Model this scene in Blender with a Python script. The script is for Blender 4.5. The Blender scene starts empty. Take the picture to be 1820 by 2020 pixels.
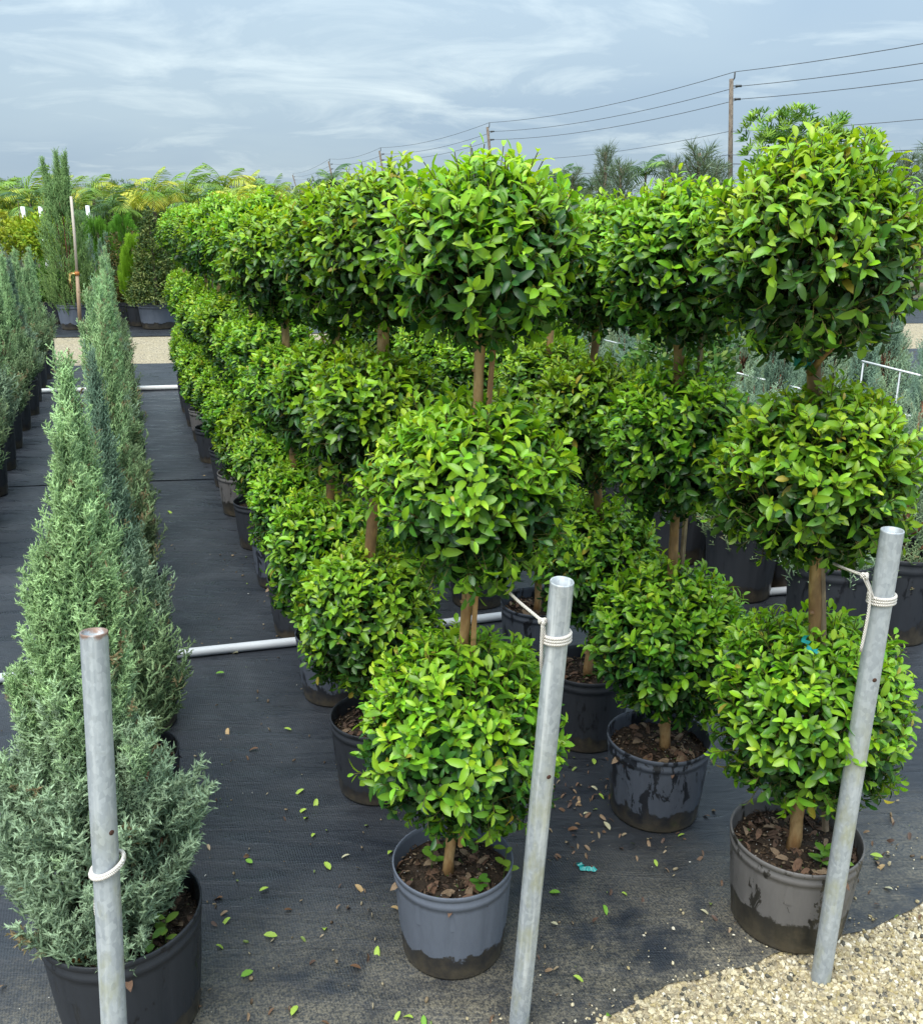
import bpy, math, random
import numpy as np
from mathutils import Matrix, Vector

SC = bpy.context.scene
COL = SC.collection
R = math.radians

# ---------------------------------------------------------------- camera
EYE = 1.65                      # metres above the ground
F_PX = 1841.0                   # focal length for an 1820 px wide picture
PITCH = math.atan((1010 - 420.0) / F_PX)
cam_d = bpy.data.cameras.new("camera")
cam = bpy.data.objects.new("camera", cam_d)
COL.objects.link(cam)
cam.location = (0, 0, EYE)
cam.rotation_euler = (R(90) - PITCH, 0, 0)
cam_d.sensor_fit = 'HORIZONTAL'
cam_d.sensor_width = 36.0
cam_d.lens = 36.0 * F_PX / 1820.0
cam_d.clip_start = 0.05
cam_d.clip_end = 4000
SC.camera = cam

# ---------------------------------------------------------------- world, sun, exposure
SUN_EL, SUN_AZ = R(62), R(205)          # azimuth clockwise from +Y: high, from behind on the left
W = bpy.data.worlds.new("World")
SC.world = W
W.use_nodes = True
wn, wl = W.node_tree.nodes, W.node_tree.links
wn.clear()


def wnode(t, **kw):
    n = wn.new(t)
    for k, v in kw.items():
        setattr(n, k, v)
    return n


def wmath(op, a, b=None, c=None, clamp=False):
    n = wn.new('ShaderNodeMath')
    n.operation = op
    n.use_clamp = clamp
    for i, v in enumerate((a, b, c)):
        if v is None:
            continue
        if isinstance(v, (int, float)):
            n.inputs[i].default_value = v
        else:
            wl.new(v, n.inputs[i])
    return n.outputs[0]


def wmix(fac, a, b):
    n = wn.new('ShaderNodeMix')
    n.data_type = 'RGBA'
    for i, v in ((0, fac), (6, a), (7, b)):
        if isinstance(v, (int, float)):
            n.inputs[i].default_value = v
        elif isinstance(v, tuple):
            n.inputs[i].default_value = (*v, 1)
        else:
            wl.new(v, n.inputs[i])
    return n.outputs[2]


sky = wnode('ShaderNodeTexSky', sky_type='NISHITA', sun_disc=False, sun_elevation=SUN_EL, sun_rotation=SUN_AZ)
sky.air_density = 1.0
sky.dust_density = 2.0
bg_sky = wnode('ShaderNodeBackground')
bg_sky.inputs[1].default_value = 0.1
wl.new(sky.outputs[0], bg_sky.inputs[0])
tc = wnode('ShaderNodeTexCoord')
sep = wnode('ShaderNodeSeparateXYZ')
wl.new(tc.outputs['Generated'], sep.inputs[0])
dx, dy, dz = sep.outputs
zc = wmath('MAXIMUM', dz, 0.0)
den = wmath('ADD', zc, 0.16)
comb = wnode('ShaderNodeCombineXYZ')
wl.new(wmath('DIVIDE', dx, den), comb.inputs[0])
wl.new(wmath('MULTIPLY', wmath('DIVIDE', dy, den), 1.0), comb.inputs[1])


def wnoise(vec, scale, detail, rough, off, stretch=(1, 1, 1)):
    mp = wnode('ShaderNodeMapping')
    mp.inputs['Location'].default_value = off
    mp.inputs['Scale'].default_value = stretch
    wl.new(vec, mp.inputs[0])
    n = wnode('ShaderNodeTexNoise')
    n.inputs['Scale'].default_value = scale
    n.inputs['Detail'].default_value = detail
    n.inputs['Roughness'].default_value = rough
    n.inputs['Distortion'].default_value = 0.55
    wl.new(mp.outputs[0], n.inputs[0])
    return n.outputs[0]


big = wnoise(comb.outputs[0], 0.62, 4, 0.5, (3.1, 1.7, 0), (0.8, 1.0, 1))
fine = wnoise(comb.outputs[0], 1.7, 9, 0.6, (2.4, 5.9, 0), (0.95, 1.15, 1))


def blob(cx, cz, sx, sz):
    """soft patch of cloud round one direction of the sky (tangent of azimuth, tangent of elevation)"""
    az = wmath('DIVIDE', dx, wmath('MAXIMUM', dy, 0.05))
    el = wmath('DIVIDE', dz, wmath('MAXIMUM', dy, 0.05))
    a = wmath('DIVIDE', wmath('SUBTRACT', az, cx), sx)
    b = wmath('DIVIDE', wmath('SUBTRACT', el, cz), sz)
    q = wmath('ADD', wmath('MULTIPLY', a, a), wmath('MULTIPLY', b, b))
    return wmath('POWER', 2.718, wmath('MULTIPLY', q, -1.0))


patch = wmath('ADD', blob(-0.24, 0.135, 0.16, 0.03), blob(-0.05, 0.125, 0.15, 0.05))
patch = wmath('ADD', patch, wmath('MULTIPLY', blob(-0.40, 0.205, 0.12, 0.045), 0.6))
patch = wmath('ADD', patch, wmath('MULTIPLY', blob(-0.12, 0.195, 0.07, 0.014), 0.9))
white = wmath('ADD', wmath('MULTIPLY', wmath('SUBTRACT', fine, 0.49), 4.0), wmath('MULTIPLY', wmath('SUBTRACT', patch, 0.30), 0.38))
white = wmath('MINIMUM', wmath('MAXIMUM', white, 0.0), 1.0)
tone = wmath('MULTIPLY', wmath('SUBTRACT', big, 0.33), 3.0, clamp=True)
base = wmix(tone, (0.101, 0.135, 0.170), (0.124, 0.158, 0.184))
cloud = wmix(wmath('MULTIPLY', white, 0.95), base, (0.190, 0.222, 0.235))
# overcast sky brightens to the zenith; unseen upper part raised further to add light
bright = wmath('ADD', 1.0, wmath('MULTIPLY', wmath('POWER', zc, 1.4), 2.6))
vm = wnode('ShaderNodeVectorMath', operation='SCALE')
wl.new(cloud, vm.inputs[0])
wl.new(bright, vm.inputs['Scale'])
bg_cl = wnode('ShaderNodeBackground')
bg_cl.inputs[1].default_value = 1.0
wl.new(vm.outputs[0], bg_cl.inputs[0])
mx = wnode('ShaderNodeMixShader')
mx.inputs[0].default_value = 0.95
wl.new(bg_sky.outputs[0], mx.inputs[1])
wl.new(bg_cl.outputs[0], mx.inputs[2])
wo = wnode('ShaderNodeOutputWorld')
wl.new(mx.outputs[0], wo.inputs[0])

sd = bpy.data.lights.new("sun", 'SUN')
sd.energy = 1.4
sd.angle = R(50)
sd.color = (1.0, 0.965, 0.9)
sun = bpy.data.objects.new("sun", sd)
COL.objects.link(sun)
sun_dir = Vector((math.sin(SUN_AZ) * math.cos(SUN_EL), math.cos(SUN_AZ) * math.cos(SUN_EL), math.sin(SUN_EL)))
sun.rotation_euler = sun_dir.to_track_quat('Z', 'Y').to_euler()
sun.location = (0, 0, 30)
vs = SC.view_settings
vs.view_transform = 'Standard'
vs.look = 'None'
vs.exposure = 1.85
vs.gamma = 1.0
vs.use_curve_mapping = False
SC.render.engine = 'CYCLES'
SC.cycles.max_bounces = 6
SC.cycles.diffuse_bounces = 3
SC.cycles.glossy_bounces = 2
SC.cycles.transmission_bounces = 3
SC.cycles.caustics_reflective = False
SC.cycles.caustics_refractive = False

# ---------------------------------------------------------------- measuring the photograph
cP, sP = math.cos(PITCH), math.sin(PITCH)


def ray(x, y):
    X = (x - 910) / F_PX
    Y = -(y - 1010) / F_PX
    return np.array([X, cP + Y * sP, -sP + Y * cP])


def on_ground(x, y, z=0.0):
    d = ray(x, y)
    return np.array([0, 0, EYE]) + d * ((z - EYE) / d[2])


def at(x, y, Y):
    """the point Y metres ahead that is seen at this place of the photograph"""
    d = ray(x, y)
    return np.array([0, 0, EYE]) + d * (Y / d[1])


def proj(p):
    q = np.array(p, float) - np.array([0, 0, EYE])
    d = q[1] * cP - q[2] * sP
    return 910 + F_PX * q[0] / d, 1010 - F_PX * (q[1] * sP + q[2] * cP) / d


def depth(p):
    return p[1] * cP - (p[2] - EYE) * sP


# ---------------------------------------------------------------- mesh helpers
def nrm(v):
    return v / np.maximum(np.linalg.norm(v, axis=-1, keepdims=True), 1e-9)


class MB:
    """collects vertices, faces and vertex colours; build() links them as ONE mesh object"""

    def __init__(self):
        self.v, self.l, self.n, self.c, self.m = [], [], [], [], []
        self.k = 0

    def add(self, V, faces, col=(1, 1, 1), mi=0):
        V = np.asarray(V, np.float32).reshape(-1, 3)
        c = np.asarray(col, np.float32)
        if c.ndim == 1:
            c = np.broadcast_to(c, (len(V), 3))
        if isinstance(faces, np.ndarray):
            self.l.append((faces + self.k).astype(np.int32).ravel())
            self.n.append(np.full(len(faces), faces.shape[1], np.int32))
            self.m.append(np.full(len(faces), mi, np.int32))
        else:
            self.l.append(np.array([i + self.k for f in faces for i in f], np.int32))
            self.n.append(np.array([len(f) for f in faces], np.int32))
            self.m.append(np.full(len(faces), mi, np.int32))
        self.v.append(V)
        self.c.append(c)
        self.k += len(V)

    def batch(self, T, F, pos, rot, scale, col, mi=0):
        """N copies of a template: rot (N,3,3) has the local axes as columns"""
        N, K = len(pos), len(T)
        if N == 0:
            return
        S = np.asarray(scale, float)
        if S.ndim == 1:
            S = S[:, None] * np.ones(3)
        V = np.einsum('nij,nkj->nki', rot, T[None] * S[:, None, :]) + pos[:, None, :]
        c = np.asarray(col, float)
        if c.ndim == 2:
            c = np.repeat(c[:, None, :], K, 1)
        off = (np.arange(N) * K)[:, None, None]
        self.add(V.reshape(-1, 3), (F[None] + off).reshape(-1, F.shape[1]), c.reshape(-1, 3), mi)

    def mesh(self, name, mats, smooth=True):
        me = bpy.data.meshes.new(name)
        V = np.concatenate(self.v)
        L = np.concatenate(self.l)
        n = np.concatenate(self.n)
        me.vertices.add(len(V))
        me.vertices.foreach_set('co', V.ravel())
        me.loops.add(len(L))
        me.loops.foreach_set('vertex_index', L)
        me.polygons.add(len(n))
        me.polygons.foreach_set('loop_start', np.concatenate([[0], np.cumsum(n)[:-1]]).astype(np.int32))
        me.polygons.foreach_set('loop_total', n)
        me.polygons.foreach_set('use_smooth', np.full(len(n), smooth))
        if isinstance(mats, (list, tuple)):
            for m in mats:
                me.materials.append(m)
            me.polygons.foreach_set('material_index', np.concatenate(self.m))
        else:
            me.materials.append(mats)
        a = me.color_attributes.new('Col', 'FLOAT_COLOR', 'POINT')
        c = np.concatenate(self.c)
        a.data.foreach_set('color', np.concatenate([c, np.ones((len(c), 1), np.float32)], 1).astype(np.float32).ravel())
        me.update(calc_edges=True)
        me.validate()
        return me

    def build(self, name, mats, parent=None, smooth=True):
        return put(name, self.mesh(name, mats, smooth), parent)


def put(name, data, parent=None, loc=None, rot=None, scale=None):
    o = bpy.data.objects.new(name, data)
    COL.objects.link(o)
    if parent:
        o.parent = parent
    if loc is not None:
        o.location = tuple(loc)
    if rot is not None:
        o.rotation_euler = rot
    if scale is not None:
        o.scale = (scale,) * 3 if isinstance(scale, (int, float)) else scale
    return o


def tag(o, label=None, cat=None, group=None, kind=None):
    for k, v in (('label', label), ('category', cat), ('group', group), ('kind', kind)):
        if v:
            o[k] = v
    return o


def thing(name, loc, label, cat, group=None, rz=0.0):
    o = bpy.data.objects.new(name, None)
    COL.objects.link(o)
    o.empty_display_size = 0.1
    o.location = tuple(loc)
    o.rotation_euler = (0, 0, rz)
    return tag(o, label, cat, group)


def tube(path, rad, sides=8, cap=True, closed=False):
    P = np.asarray(path, float)
    n = len(P)
    rad = np.broadcast_to(np.asarray(rad, float), (n,))
    T = nrm(np.gradient(P, axis=0)) if not closed else nrm(np.roll(P, -1, 0) - np.roll(P, 1, 0))
    up = np.array([0, 0, 1.0]) if abs(T[0][2]) < 0.9 else np.array([0, 1.0, 0])
    V = []
    a = np.linspace(0, 2 * math.pi, sides, endpoint=False)
    e1 = nrm(np.cross(T[0], up))
    for i in range(n):
        e1 = nrm(e1 - T[i] * np.dot(e1, T[i]))
        e2 = np.cross(T[i], e1)
        V.append(P[i] + rad[i] * (np.cos(a)[:, None] * e1 + np.sin(a)[:, None] * e2))
    V = np.concatenate(V)
    F = []
    for i in range(n if closed else n - 1):
        b = ((i + 1) % n) * sides
        for j in range(sides):
            k = (j + 1) % sides
            F.append((i * sides + j, i * sides + k, b + k, b + j))
    if cap and not closed:
        F.append(tuple(range(sides))[::-1])
        F.append(tuple((n - 1) * sides + j for j in range(sides)))
    return V, F


def lathe(prof, sides=48, wob=None):
    prof = np.asarray(prof, float)
    a = np.linspace(0, 2 * math.pi, sides, endpoint=False)
    V = np.zeros((len(prof), sides, 3))
    for i, (r, z) in enumerate(prof):
        rr = r * (wob(a, z) if wob else 1.0)
        V[i, :, 0] = np.cos(a) * rr
        V[i, :, 1] = np.sin(a) * rr
        V[i, :, 2] = z
    F = []
    for i in range(len(prof) - 1):
        for j in range(sides):
            k = (j + 1) % sides
            F.append((i * sides + j, i * sides + k, (i + 1) * sides + k, (i + 1) * sides + j))
    return V.reshape(-1, 3), F


def frame_from(axis, normal):
    """rotation matrices whose second column is the axis and third the normal"""
    y = nrm(axis)
    n = normal - y * np.sum(normal * y, -1, keepdims=True)
    z = nrm(n)
    x = np.cross(y, z)
    return np.stack([x, y, z], -1)


# ---------------------------------------------------------------- materials
def mat(name):
    m = bpy.data.materials.new(name)
    m.use_nodes = True
    nt = m.node_tree
    nt.nodes.clear()
    return m, nt.nodes, nt.links


class NT:
    def __init__(self, name):
        self.m, self.n, self.l = mat(name)
        self.out = self.n.new('ShaderNodeOutputMaterial')
        self.p = self.n.new('ShaderNodeBsdfPrincipled')
        self.l.new(self.p.outputs[0], self.out.inputs[0])

    def set(self, node, key, v):
        s = node.inputs[key]
        if isinstance(v, tuple) and len(v) == 3 and s.type == 'RGBA':
            v = (*v, 1)
        if isinstance(v, (int, float, tuple)):
            s.default_value = v
        else:
            self.l.new(v, s)

    def pr(self, **kw):
        for k, v in kw.items():
            self.set(self.p, {'col': 'Base Color', 'rough': 'Roughness', 'metal': 'Metallic', 'spec': 'Specular IOR Level', 'normal': 'Normal', 'coat': 'Coat Weight'}[k], v)
        return self

    def coord(self, which='Object'):
        return self.n.new('ShaderNodeTexCoord').outputs[which]

    def mapping(self, vec, scale=(1, 1, 1), rot=(0, 0, 0), loc=(0, 0, 0)):
        mp = self.n.new('ShaderNodeMapping')
        self.l.new(vec, mp.inputs[0])
        mp.inputs['Scale'].default_value = scale
        mp.inputs['Rotation'].default_value = rot
        self.set(mp, 'Location', loc)
        return mp.outputs[0]

    def noise(self, vec, scale, detail=4, rough=0.55, dist=0.0):
        t = self.n.new('ShaderNodeTexNoise')
        self.l.new(vec, t.inputs[0])
        for k, v in (('Scale', scale), ('Detail', detail), ('Roughness', rough), ('Distortion', dist)):
            t.inputs[k].default_value = v
        return t.outputs[0]

    def voro(self, vec, scale, feature='F1', out='Distance'):
        t = self.n.new('ShaderNodeTexVoronoi')
        t.feature = feature
        self.l.new(vec, t.inputs[0])
        t.inputs['Scale'].default_value = scale
        return t.outputs[out]

    def math(self, op, a, b=0.0, clamp=False):
        t = self.n.new('ShaderNodeMath')
        t.operation = op
        t.use_clamp = clamp
        self.set(t, 0, a)
        self.set(t, 1, b)
        return t.outputs[0]

    def step(self, v, lo, hi):
        t = self.n.new('ShaderNodeMapRange')
        t.interpolation_type = 'SMOOTHSTEP'
        self.set(t, 0, v)
        t.inputs[1].default_value = lo
        t.inputs[2].default_value = hi
        return t.outputs[0]

    def mix(self, f, a, b):
        t = self.n.new('ShaderNodeMix')
        t.data_type = 'RGBA'
        self.set(t, 0, f)
        self.set(t, 6, a)
        self.set(t, 7, b)
        return t.outputs[2]

    def mul(self, a, b):
        t = self.n.new('ShaderNodeMix')
        t.data_type = 'RGBA'
        t.blend_type = 'MULTIPLY'
        t.inputs[0].default_value = 1.0
        self.set(t, 6, a)
        self.set(t, 7, b)
        return t.outputs[2]

    def bump(self, h, strength=0.3, dist=0.01):
        t = self.n.new('ShaderNodeBump')
        t.inputs['Strength'].default_value = strength
        t.inputs['Distance'].default_value = dist
        self.l.new(h, t.inputs['Height'])
        return t.outputs[0]

    def attr(self, name='Col'):
        t = self.n.new('ShaderNodeAttribute')
        t.attribute_name = name
        return t.outputs['Color']

    def rnd(self):
        return self.n.new('ShaderNodeObjectInfo').outputs['Random']

    def sep(self, v):
        t = self.n.new('ShaderNodeSeparateXYZ')
        self.l.new(v, t.inputs[0])
        return t.outputs


def leaf_material(name, rough=0.38, trans=0.3, spec=0.5, vary=0.0):
    k = NT(name)
    c = k.attr()
    if vary:
        h = k.n.new('ShaderNodeHueSaturation')
        k.l.new(c, h.inputs['Color'])
        k.set(h, 'Value', k.math('ADD', k.math('MULTIPLY', k.rnd(), vary), 1 - vary / 2))
        k.set(h, 'Hue', k.math('ADD', k.math('MULTIPLY', k.rnd(), 0.016), 0.492))
        c = h.outputs[0]
    k.pr(col=c, rough=rough, spec=spec)
    if trans > 0:
        tr = k.n.new('ShaderNodeBsdfTranslucent')
        k.set(tr, 'Color', k.mul(c, (1.35, 1.2, 0.6)))
        ms = k.n.new('ShaderNodeMixShader')
        ms.inputs[0].default_value = trans
        k.l.new(k.p.outputs[0], ms.inputs[1])
        k.l.new(tr.outputs[0], ms.inputs[2])
        k.l.new(ms.outputs[0], k.out.inputs[0])
    return k.m


M = {}
M['leaf'] = leaf_material('glossy_leaf', 0.36, 0.34, 0.45, 0.12)
M['needle'] = leaf_material('juniper_needle', 0.6, 0.15, 0.25, 0.16)
M['far_leaf'] = leaf_material('far_leaf', 0.6, 0.2, 0.25, 0.1)
M['palm'] = leaf_material('palm_leaf', 0.45, 0.25, 0.4, 0.12)
M['litter'] = leaf_material('fallen_leaf', 0.55, 0.1, 0.3)


def attr_material(name, rough, spec=0.4, bump=0.0, bscale=60):
    k = NT(name)
    co = k.coord()
    n = k.noise(co, bscale, 6, 0.6)
    c = k.mul(k.attr(), k.mix(n, (0.6, 0.6, 0.6), (1.3, 1.3, 1.3)))
    k.pr(col=c, rough=rough, spec=spec)
    if bump:
        k.pr(normal=k.bump(n, bump, 0.01))
    return k.m


M['stone'] = attr_material('pebble', 0.75, 0.3, 0.4, 220)
M['soil'] = attr_material('potting_soil', 0.85, 0.25, 0.8, 90)
M['paint'] = attr_material('plain_part', 0.6)


def bark_material(name, a, b, dark, rough=0.6):
    k = NT(name)
    co = k.coord()
    n = k.noise(k.mapping(co, (1, 1, 0.35)), 38, 8, 0.65)
    big = k.noise(k.mapping(co, (1, 1, 0.5)), 9, 4, 0.6)
    c = k.mix(k.step(n, 0.38, 0.62), a, b)
    c = k.mix(k.math('MULTIPLY', k.step(big, 0.47, 0.60), 0.85), c, dark)
    k.pr(col=c, rough=rough, spec=0.4, normal=k.bump(n, 0.6, 0.004))
    return k.m


M['bark'] = bark_material('wet_brown_bark', (0.29, 0.155, 0.06), (0.47, 0.30, 0.135), (0.16, 0.09, 0.045), 0.5)
M['bark_grey'] = bark_material('grey_bark', (0.13, 0.095, 0.065), (0.27, 0.21, 0.15), (0.07, 0.05, 0.035), 0.8)
M['twig'] = bark_material('red_brown_twig', (0.12, 0.05, 0.025), (0.22, 0.10, 0.05), (0.06, 0.03, 0.02), 0.7)
M['stake'] = bark_material('split_wood_stake', (0.38, 0.19, 0.07), (0.52, 0.30, 0.13), (0.20, 0.11, 0.05), 0.65)
M['stake_grey'] = bark_material('weathered_wood_stake', (0.26, 0.19, 0.12), (0.42, 0.33, 0.22), (0.14, 0.10, 0.07), 0.8)
M['pole'] = bark_material('utility_pole_wood', (0.13, 0.105, 0.08), (0.21, 0.17, 0.13), (0.09, 0.07, 0.055), 0.85)


def pot_material(name, dry, wet, line, amount):
    k = NT(name)
    co = k.coord()
    r = k.math('MULTIPLY', k.rnd(), 37.0)
    cb = k.n.new('ShaderNodeCombineXYZ')
    k.set(cb, 0, r)
    k.set(cb, 2, k.math('MULTIPLY', r, 0.37))
    v = k.n.new('ShaderNodeVectorMath')
    k.l.new(co, v.inputs[0])
    k.l.new(cb.outputs[0], v.inputs[1])
    s = v.outputs[0]
    z = k.sep(co)[2]
    drip = k.noise(k.mapping(s, (1.5, 1.5, 0.55)), 17, 8, 0.68, 0.5)
    low = k.noise(s, 22, 8, 0.66)
    film = k.noise(k.mapping(s, (1, 1, 0.3)), 60, 6, 0.65)
    under = k.math('ADD', k.math('SUBTRACT', line, z), k.math('MULTIPLY', k.math('SUBTRACT', low, 0.5), 0.08))
    w1 = k.step(under, -0.003, 0.003)
    w2 = k.step(drip, 1 - amount, 1 - amount + 0.015)
    w = k.math('MAXIMUM', w1, w2)
    d = k.mix(k.math('MULTIPLY', film, 0.8), dry, tuple(x * 0.6 for x in dry))
    mud = k.mix(k.step(k.math('SUBTRACT', low, k.math('MULTIPLY', z, 5.0)), 0.1, 0.6), wet, (0.075, 0.062, 0.042))
    k.pr(col=k.mix(w, d, mud), rough=k.math('SUBTRACT', 0.62, k.math('MULTIPLY', w, 0.34)), spec=0.45,
         normal=k.bump(film, 0.12, 0.004))
    return k.m


M['pot_black'] = pot_material('black_plastic', (0.030, 0.034, 0.042), (0.012, 0.013, 0.016), 0.05, 0.42)
M['pot_blue'] = pot_material('faded_blue_grey_plastic', (0.135, 0.155, 0.195), (0.020, 0.020, 0.021), 0.062, 0.27)
M['pot_taupe'] = pot_material('faded_taupe_plastic', (0.150, 0.142, 0.138), (0.026, 0.024, 0.020), 0.085, 0.43)
M['pot_spot'] = pot_material('wet_spotted_plastic', (0.085, 0.098, 0.125), (0.014, 0.016, 0.021), 0.06, 0.47)


def galv_material(name, streak, rust_z=9.0):
    k = NT(name)
    co = k.coord()
    sp = k.voro(k.mapping(co, (1, 1, 0.6)), 150, 'F1', 'Color')
    g = k.sep(sp)[0]
    n = k.noise(co, 34, 7, 0.65)
    st = k.noise(k.mapping(co, (1, 1, 0.05)), 70, 5, 0.6)
    c = k.mix(k.math('ADD', k.math('MULTIPLY', g, 0.45), k.math('MULTIPLY', n, 0.5)), (0.25, 0.28, 0.31), (0.50, 0.54, 0.56))
    c = k.mix(k.math('MULTIPLY', k.step(st, 0.45, 0.7), streak), c, (0.66, 0.69, 0.69))
    c = k.mix(k.math('MULTIPLY', k.step(n, 0.52, 0.72), 0.55), c, (0.27, 0.29, 0.29))
    z = k.sep(co)[2]
    alg = k.math('MULTIPLY', k.step(k.noise(k.mapping(co, (1, 1, 0.4)), 20, 5, 0.6), 0.46, 0.66), k.step(z, 0.86, 0.5))
    c = k.mix(k.math('MULTIPLY', alg, 0.55), c, (0.34, 0.34, 0.17))
    rust = k.step(k.math('ADD', z, k.math('MULTIPLY', k.math('SUBTRACT', n, 0.5), 0.05)), rust_z, rust_z + 0.010)
    c = k.mix(k.math('MULTIPLY', rust, 0.8), c, (0.20, 0.09, 0.04))
    k.pr(col=c, rough=k.math('ADD', 0.42, k.math('MULTIPLY', n, 0.2)), metal=0.25, spec=0.5, normal=k.bump(n, 0.12, 0.004))
    return k.m


M['galv'] = galv_material('spangled_galvanised_steel', 0.3)
M['galv_rusty'] = galv_material('rusty_rimmed_galvanised_steel', 0.35, 1.052)
M['galv_streak'] = galv_material('streaked_galvanised_steel', 0.9)
k = NT('grey_pvc')
co = k.coord()
n = k.noise(k.mapping(co, (0.2, 1, 1)), 30, 5, 0.6)
k.pr(col=k.mix(n, (0.36, 0.38, 0.40), (0.56, 0.58, 0.60)), rough=0.5, normal=k.bump(n, 0.1, 0.003))
M['pvc_grey'] = k.m
k = NT('white_pvc')
k.pr(col=k.mix(k.noise(k.coord(), 20, 4), (0.66, 0.67, 0.66), (0.82, 0.83, 0.82)), rough=0.45)
M['pvc_white'] = k.m
k = NT('cotton_rope')
co = k.coord('Object')
w = k.n.new('ShaderNodeTexWave')
k.l.new(k.mapping(co, (1, 1, 1), (0.6, 0.5, 0.2)), w.inputs[0])
w.inputs['Scale'].default_value = 120
w.inputs['Distortion'].default_value = 2.0
k.pr(col=k.mix(w.outputs[1], (0.52, 0.47, 0.40), (0.80, 0.77, 0.72)), rough=0.9, spec=0.1, normal=k.bump(w.outputs[1], 0.6, 0.003))
M['rope'] = k.m
k = NT('rust_hole')
k.pr(col=(0.06, 0.025, 0.015), rough=0.9)
M['rust'] = k.m
k = NT('teal_plastic')
k.pr(col=k.mix(k.noise(k.coord(), 60, 3), (0.0, 0.16, 0.16), (0.01, 0.34, 0.32)), rough=0.35)
M['teal'] = k.m
k = NT('yellow_ribbon')
k.pr(col=(0.72, 0.52, 0.18), rough=0.5)
M['ribbon'] = k.m
k = NT('dark_metal')
k.pr(col=(0.05, 0.055, 0.06), rough=0.5)
M['dark'] = k.m
k = NT('power_cable')
k.pr(col=(0.09, 0.095, 0.105), rough=0.6)
M['cable'] = k.m


def fabric_material(name, dirt_amt):
    k = NT(name)
    co = k.coord()
    rot = (0, 0, -0.35)
    wv = k.n.new('ShaderNodeTexWave')
    wv.bands_direction = 'X'
    k.l.new(k.mapping(co, (1, 1, 1), rot), wv.inputs[0])
    wv.inputs['Scale'].default_value = 48
    wv.inputs['Distortion'].default_value = 1.2
    wv.inputs['Detail'].default_value = 2
    fn0 = k.noise(k.mapping(co, (1, 0.25, 1), rot), 90, 3, 0.7)
    weave = k.math('ADD', k.math('MULTIPLY', wv.outputs[1], 0.7), k.math('MULTIPLY', fn0, 0.4))
    crease = k.noise(k.mapping(co, (1.3, 6, 1), rot), 3.0, 6, 0.62, 0.5)
    fn = k.noise(co, 160, 4, 0.7)
    blot = k.noise(co, 2.1, 7, 0.62, 0.4)
    blot2 = k.noise(co, 14.0, 6, 0.7)
    x, y, z = k.sep(co)
    # dust trodden in from the gravel path along the front edge, following a slanting band
    edge = k.math('SUBTRACT', k.math('MULTIPLY', x, 0.28), y)
    near = k.step(edge, -2.2, -1.5)
    dirt = k.math('MULTIPLY', k.step(k.math('ADD', k.math('MULTIPLY', blot, 0.65), k.math('MULTIPLY', blot2, 0.35)), 0.39, 0.55), k.math('ADD', k.math('MULTIPLY', near, 0.95), 0.04))
    dirt = k.math('MULTIPLY', dirt, dirt_amt)
    dirt = k.math('MULTIPLY', dirt, k.math('ADD', 0.1, k.math('MULTIPLY', k.step(fn, 0.35, 0.7), 0.85)))
    c = k.mix(weave, (0.010, 0.0125, 0.017), (0.021, 0.025, 0.033))
    c = k.mix(k.math('MULTIPLY', k.step(blot, 0.45, 0.72), 0.6), c, (0.042, 0.048, 0.058))
    c = k.mix(dirt, c, (0.20, 0.178, 0.128))
    wet = k.step(crease, 0.46, 0.64)
    k.pr(col=c, rough=k.math('ADD', k.math('SUBTRACT', 0.50, k.math('MULTIPLY', wet, 0.28)), k.math('MULTIPLY', dirt, 0.2)), spec=0.5)
    h = k.math('ADD', k.math('MULTIPLY', weave, 0.10), k.math('MULTIPLY', crease, 1.8))
    h = k.math('ADD', h, k.math('MULTIPLY', fn, 0.25))
    k.pr(normal=k.bump(h, 0.55, 0.008))
    return k.m


M['fabric'] = fabric_material('black_woven_fabric', 1.0)


def gravel_material(name):
    k = NT(name)
    co = k.coord()
    d = k.voro(co, 75)
    cc = k.sep(k.voro(co, 75, 'F1', 'Color'))
    n = k.noise(co, 2.0, 6, 0.65)
    n2 = k.noise(co, 120, 4, 0.7)
    c = k.mix(cc[0], (0.27, 0.22, 0.14), (0.46, 0.40, 0.28))
    c = k.mix(k.step(cc[1], 0.8, 0.9), c, (0.14, 0.13, 0.11))
    c = k.mix(k.math('MULTIPLY', k.step(n, 0.45, 0.7), 0.6), c, (0.32, 0.27, 0.17))
    c = k.mul(c, k.mix(n2, (0.75, 0.75, 0.75), (1.2, 1.2, 1.2)))
    k.pr(col=c, rough=0.9, spec=0.2, normal=k.bump(k.math('SUBTRACT', 1.0, d), 0.9, 0.01))
    return k.m


M['gravel'] = gravel_material('pale_limestone_gravel')
k = NT('bare_soil_and_weeds')
co = k.coord()
n = k.noise(co, 0.35, 8, 0.7)
k.pr(col=k.mix(k.step(n, 0.4, 0.62), (0.14, 0.12, 0.08), (0.045, 0.075, 0.025)), rough=0.95, spec=0.1, normal=k.bump(k.noise(co, 3, 8, 0.7), 0.8, 0.1))
M['ground'] = k.m

# ---------------------------------------------------------------- the ground
RNG = np.random.default_rng(11)
ROW = nrm(np.array([-0.345, 0.938]))         # the way the plant rows run
SIDE = np.array([ROW[1], -ROW[0]])            # to the right, across the rows


def sheet(name, pts, z, m, res=0.0, kind='structure', wob=0.0, seed=0):
    """a level sheet of one outline; fine grids get a gentle unevenness"""
    b = MB()
    P = np.array([(x, y, z) for x, y in pts], float)
    b.add(P, [tuple(range(len(P)))])
    return tag(b.build(name, m, smooth=False), kind=kind)


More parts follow.
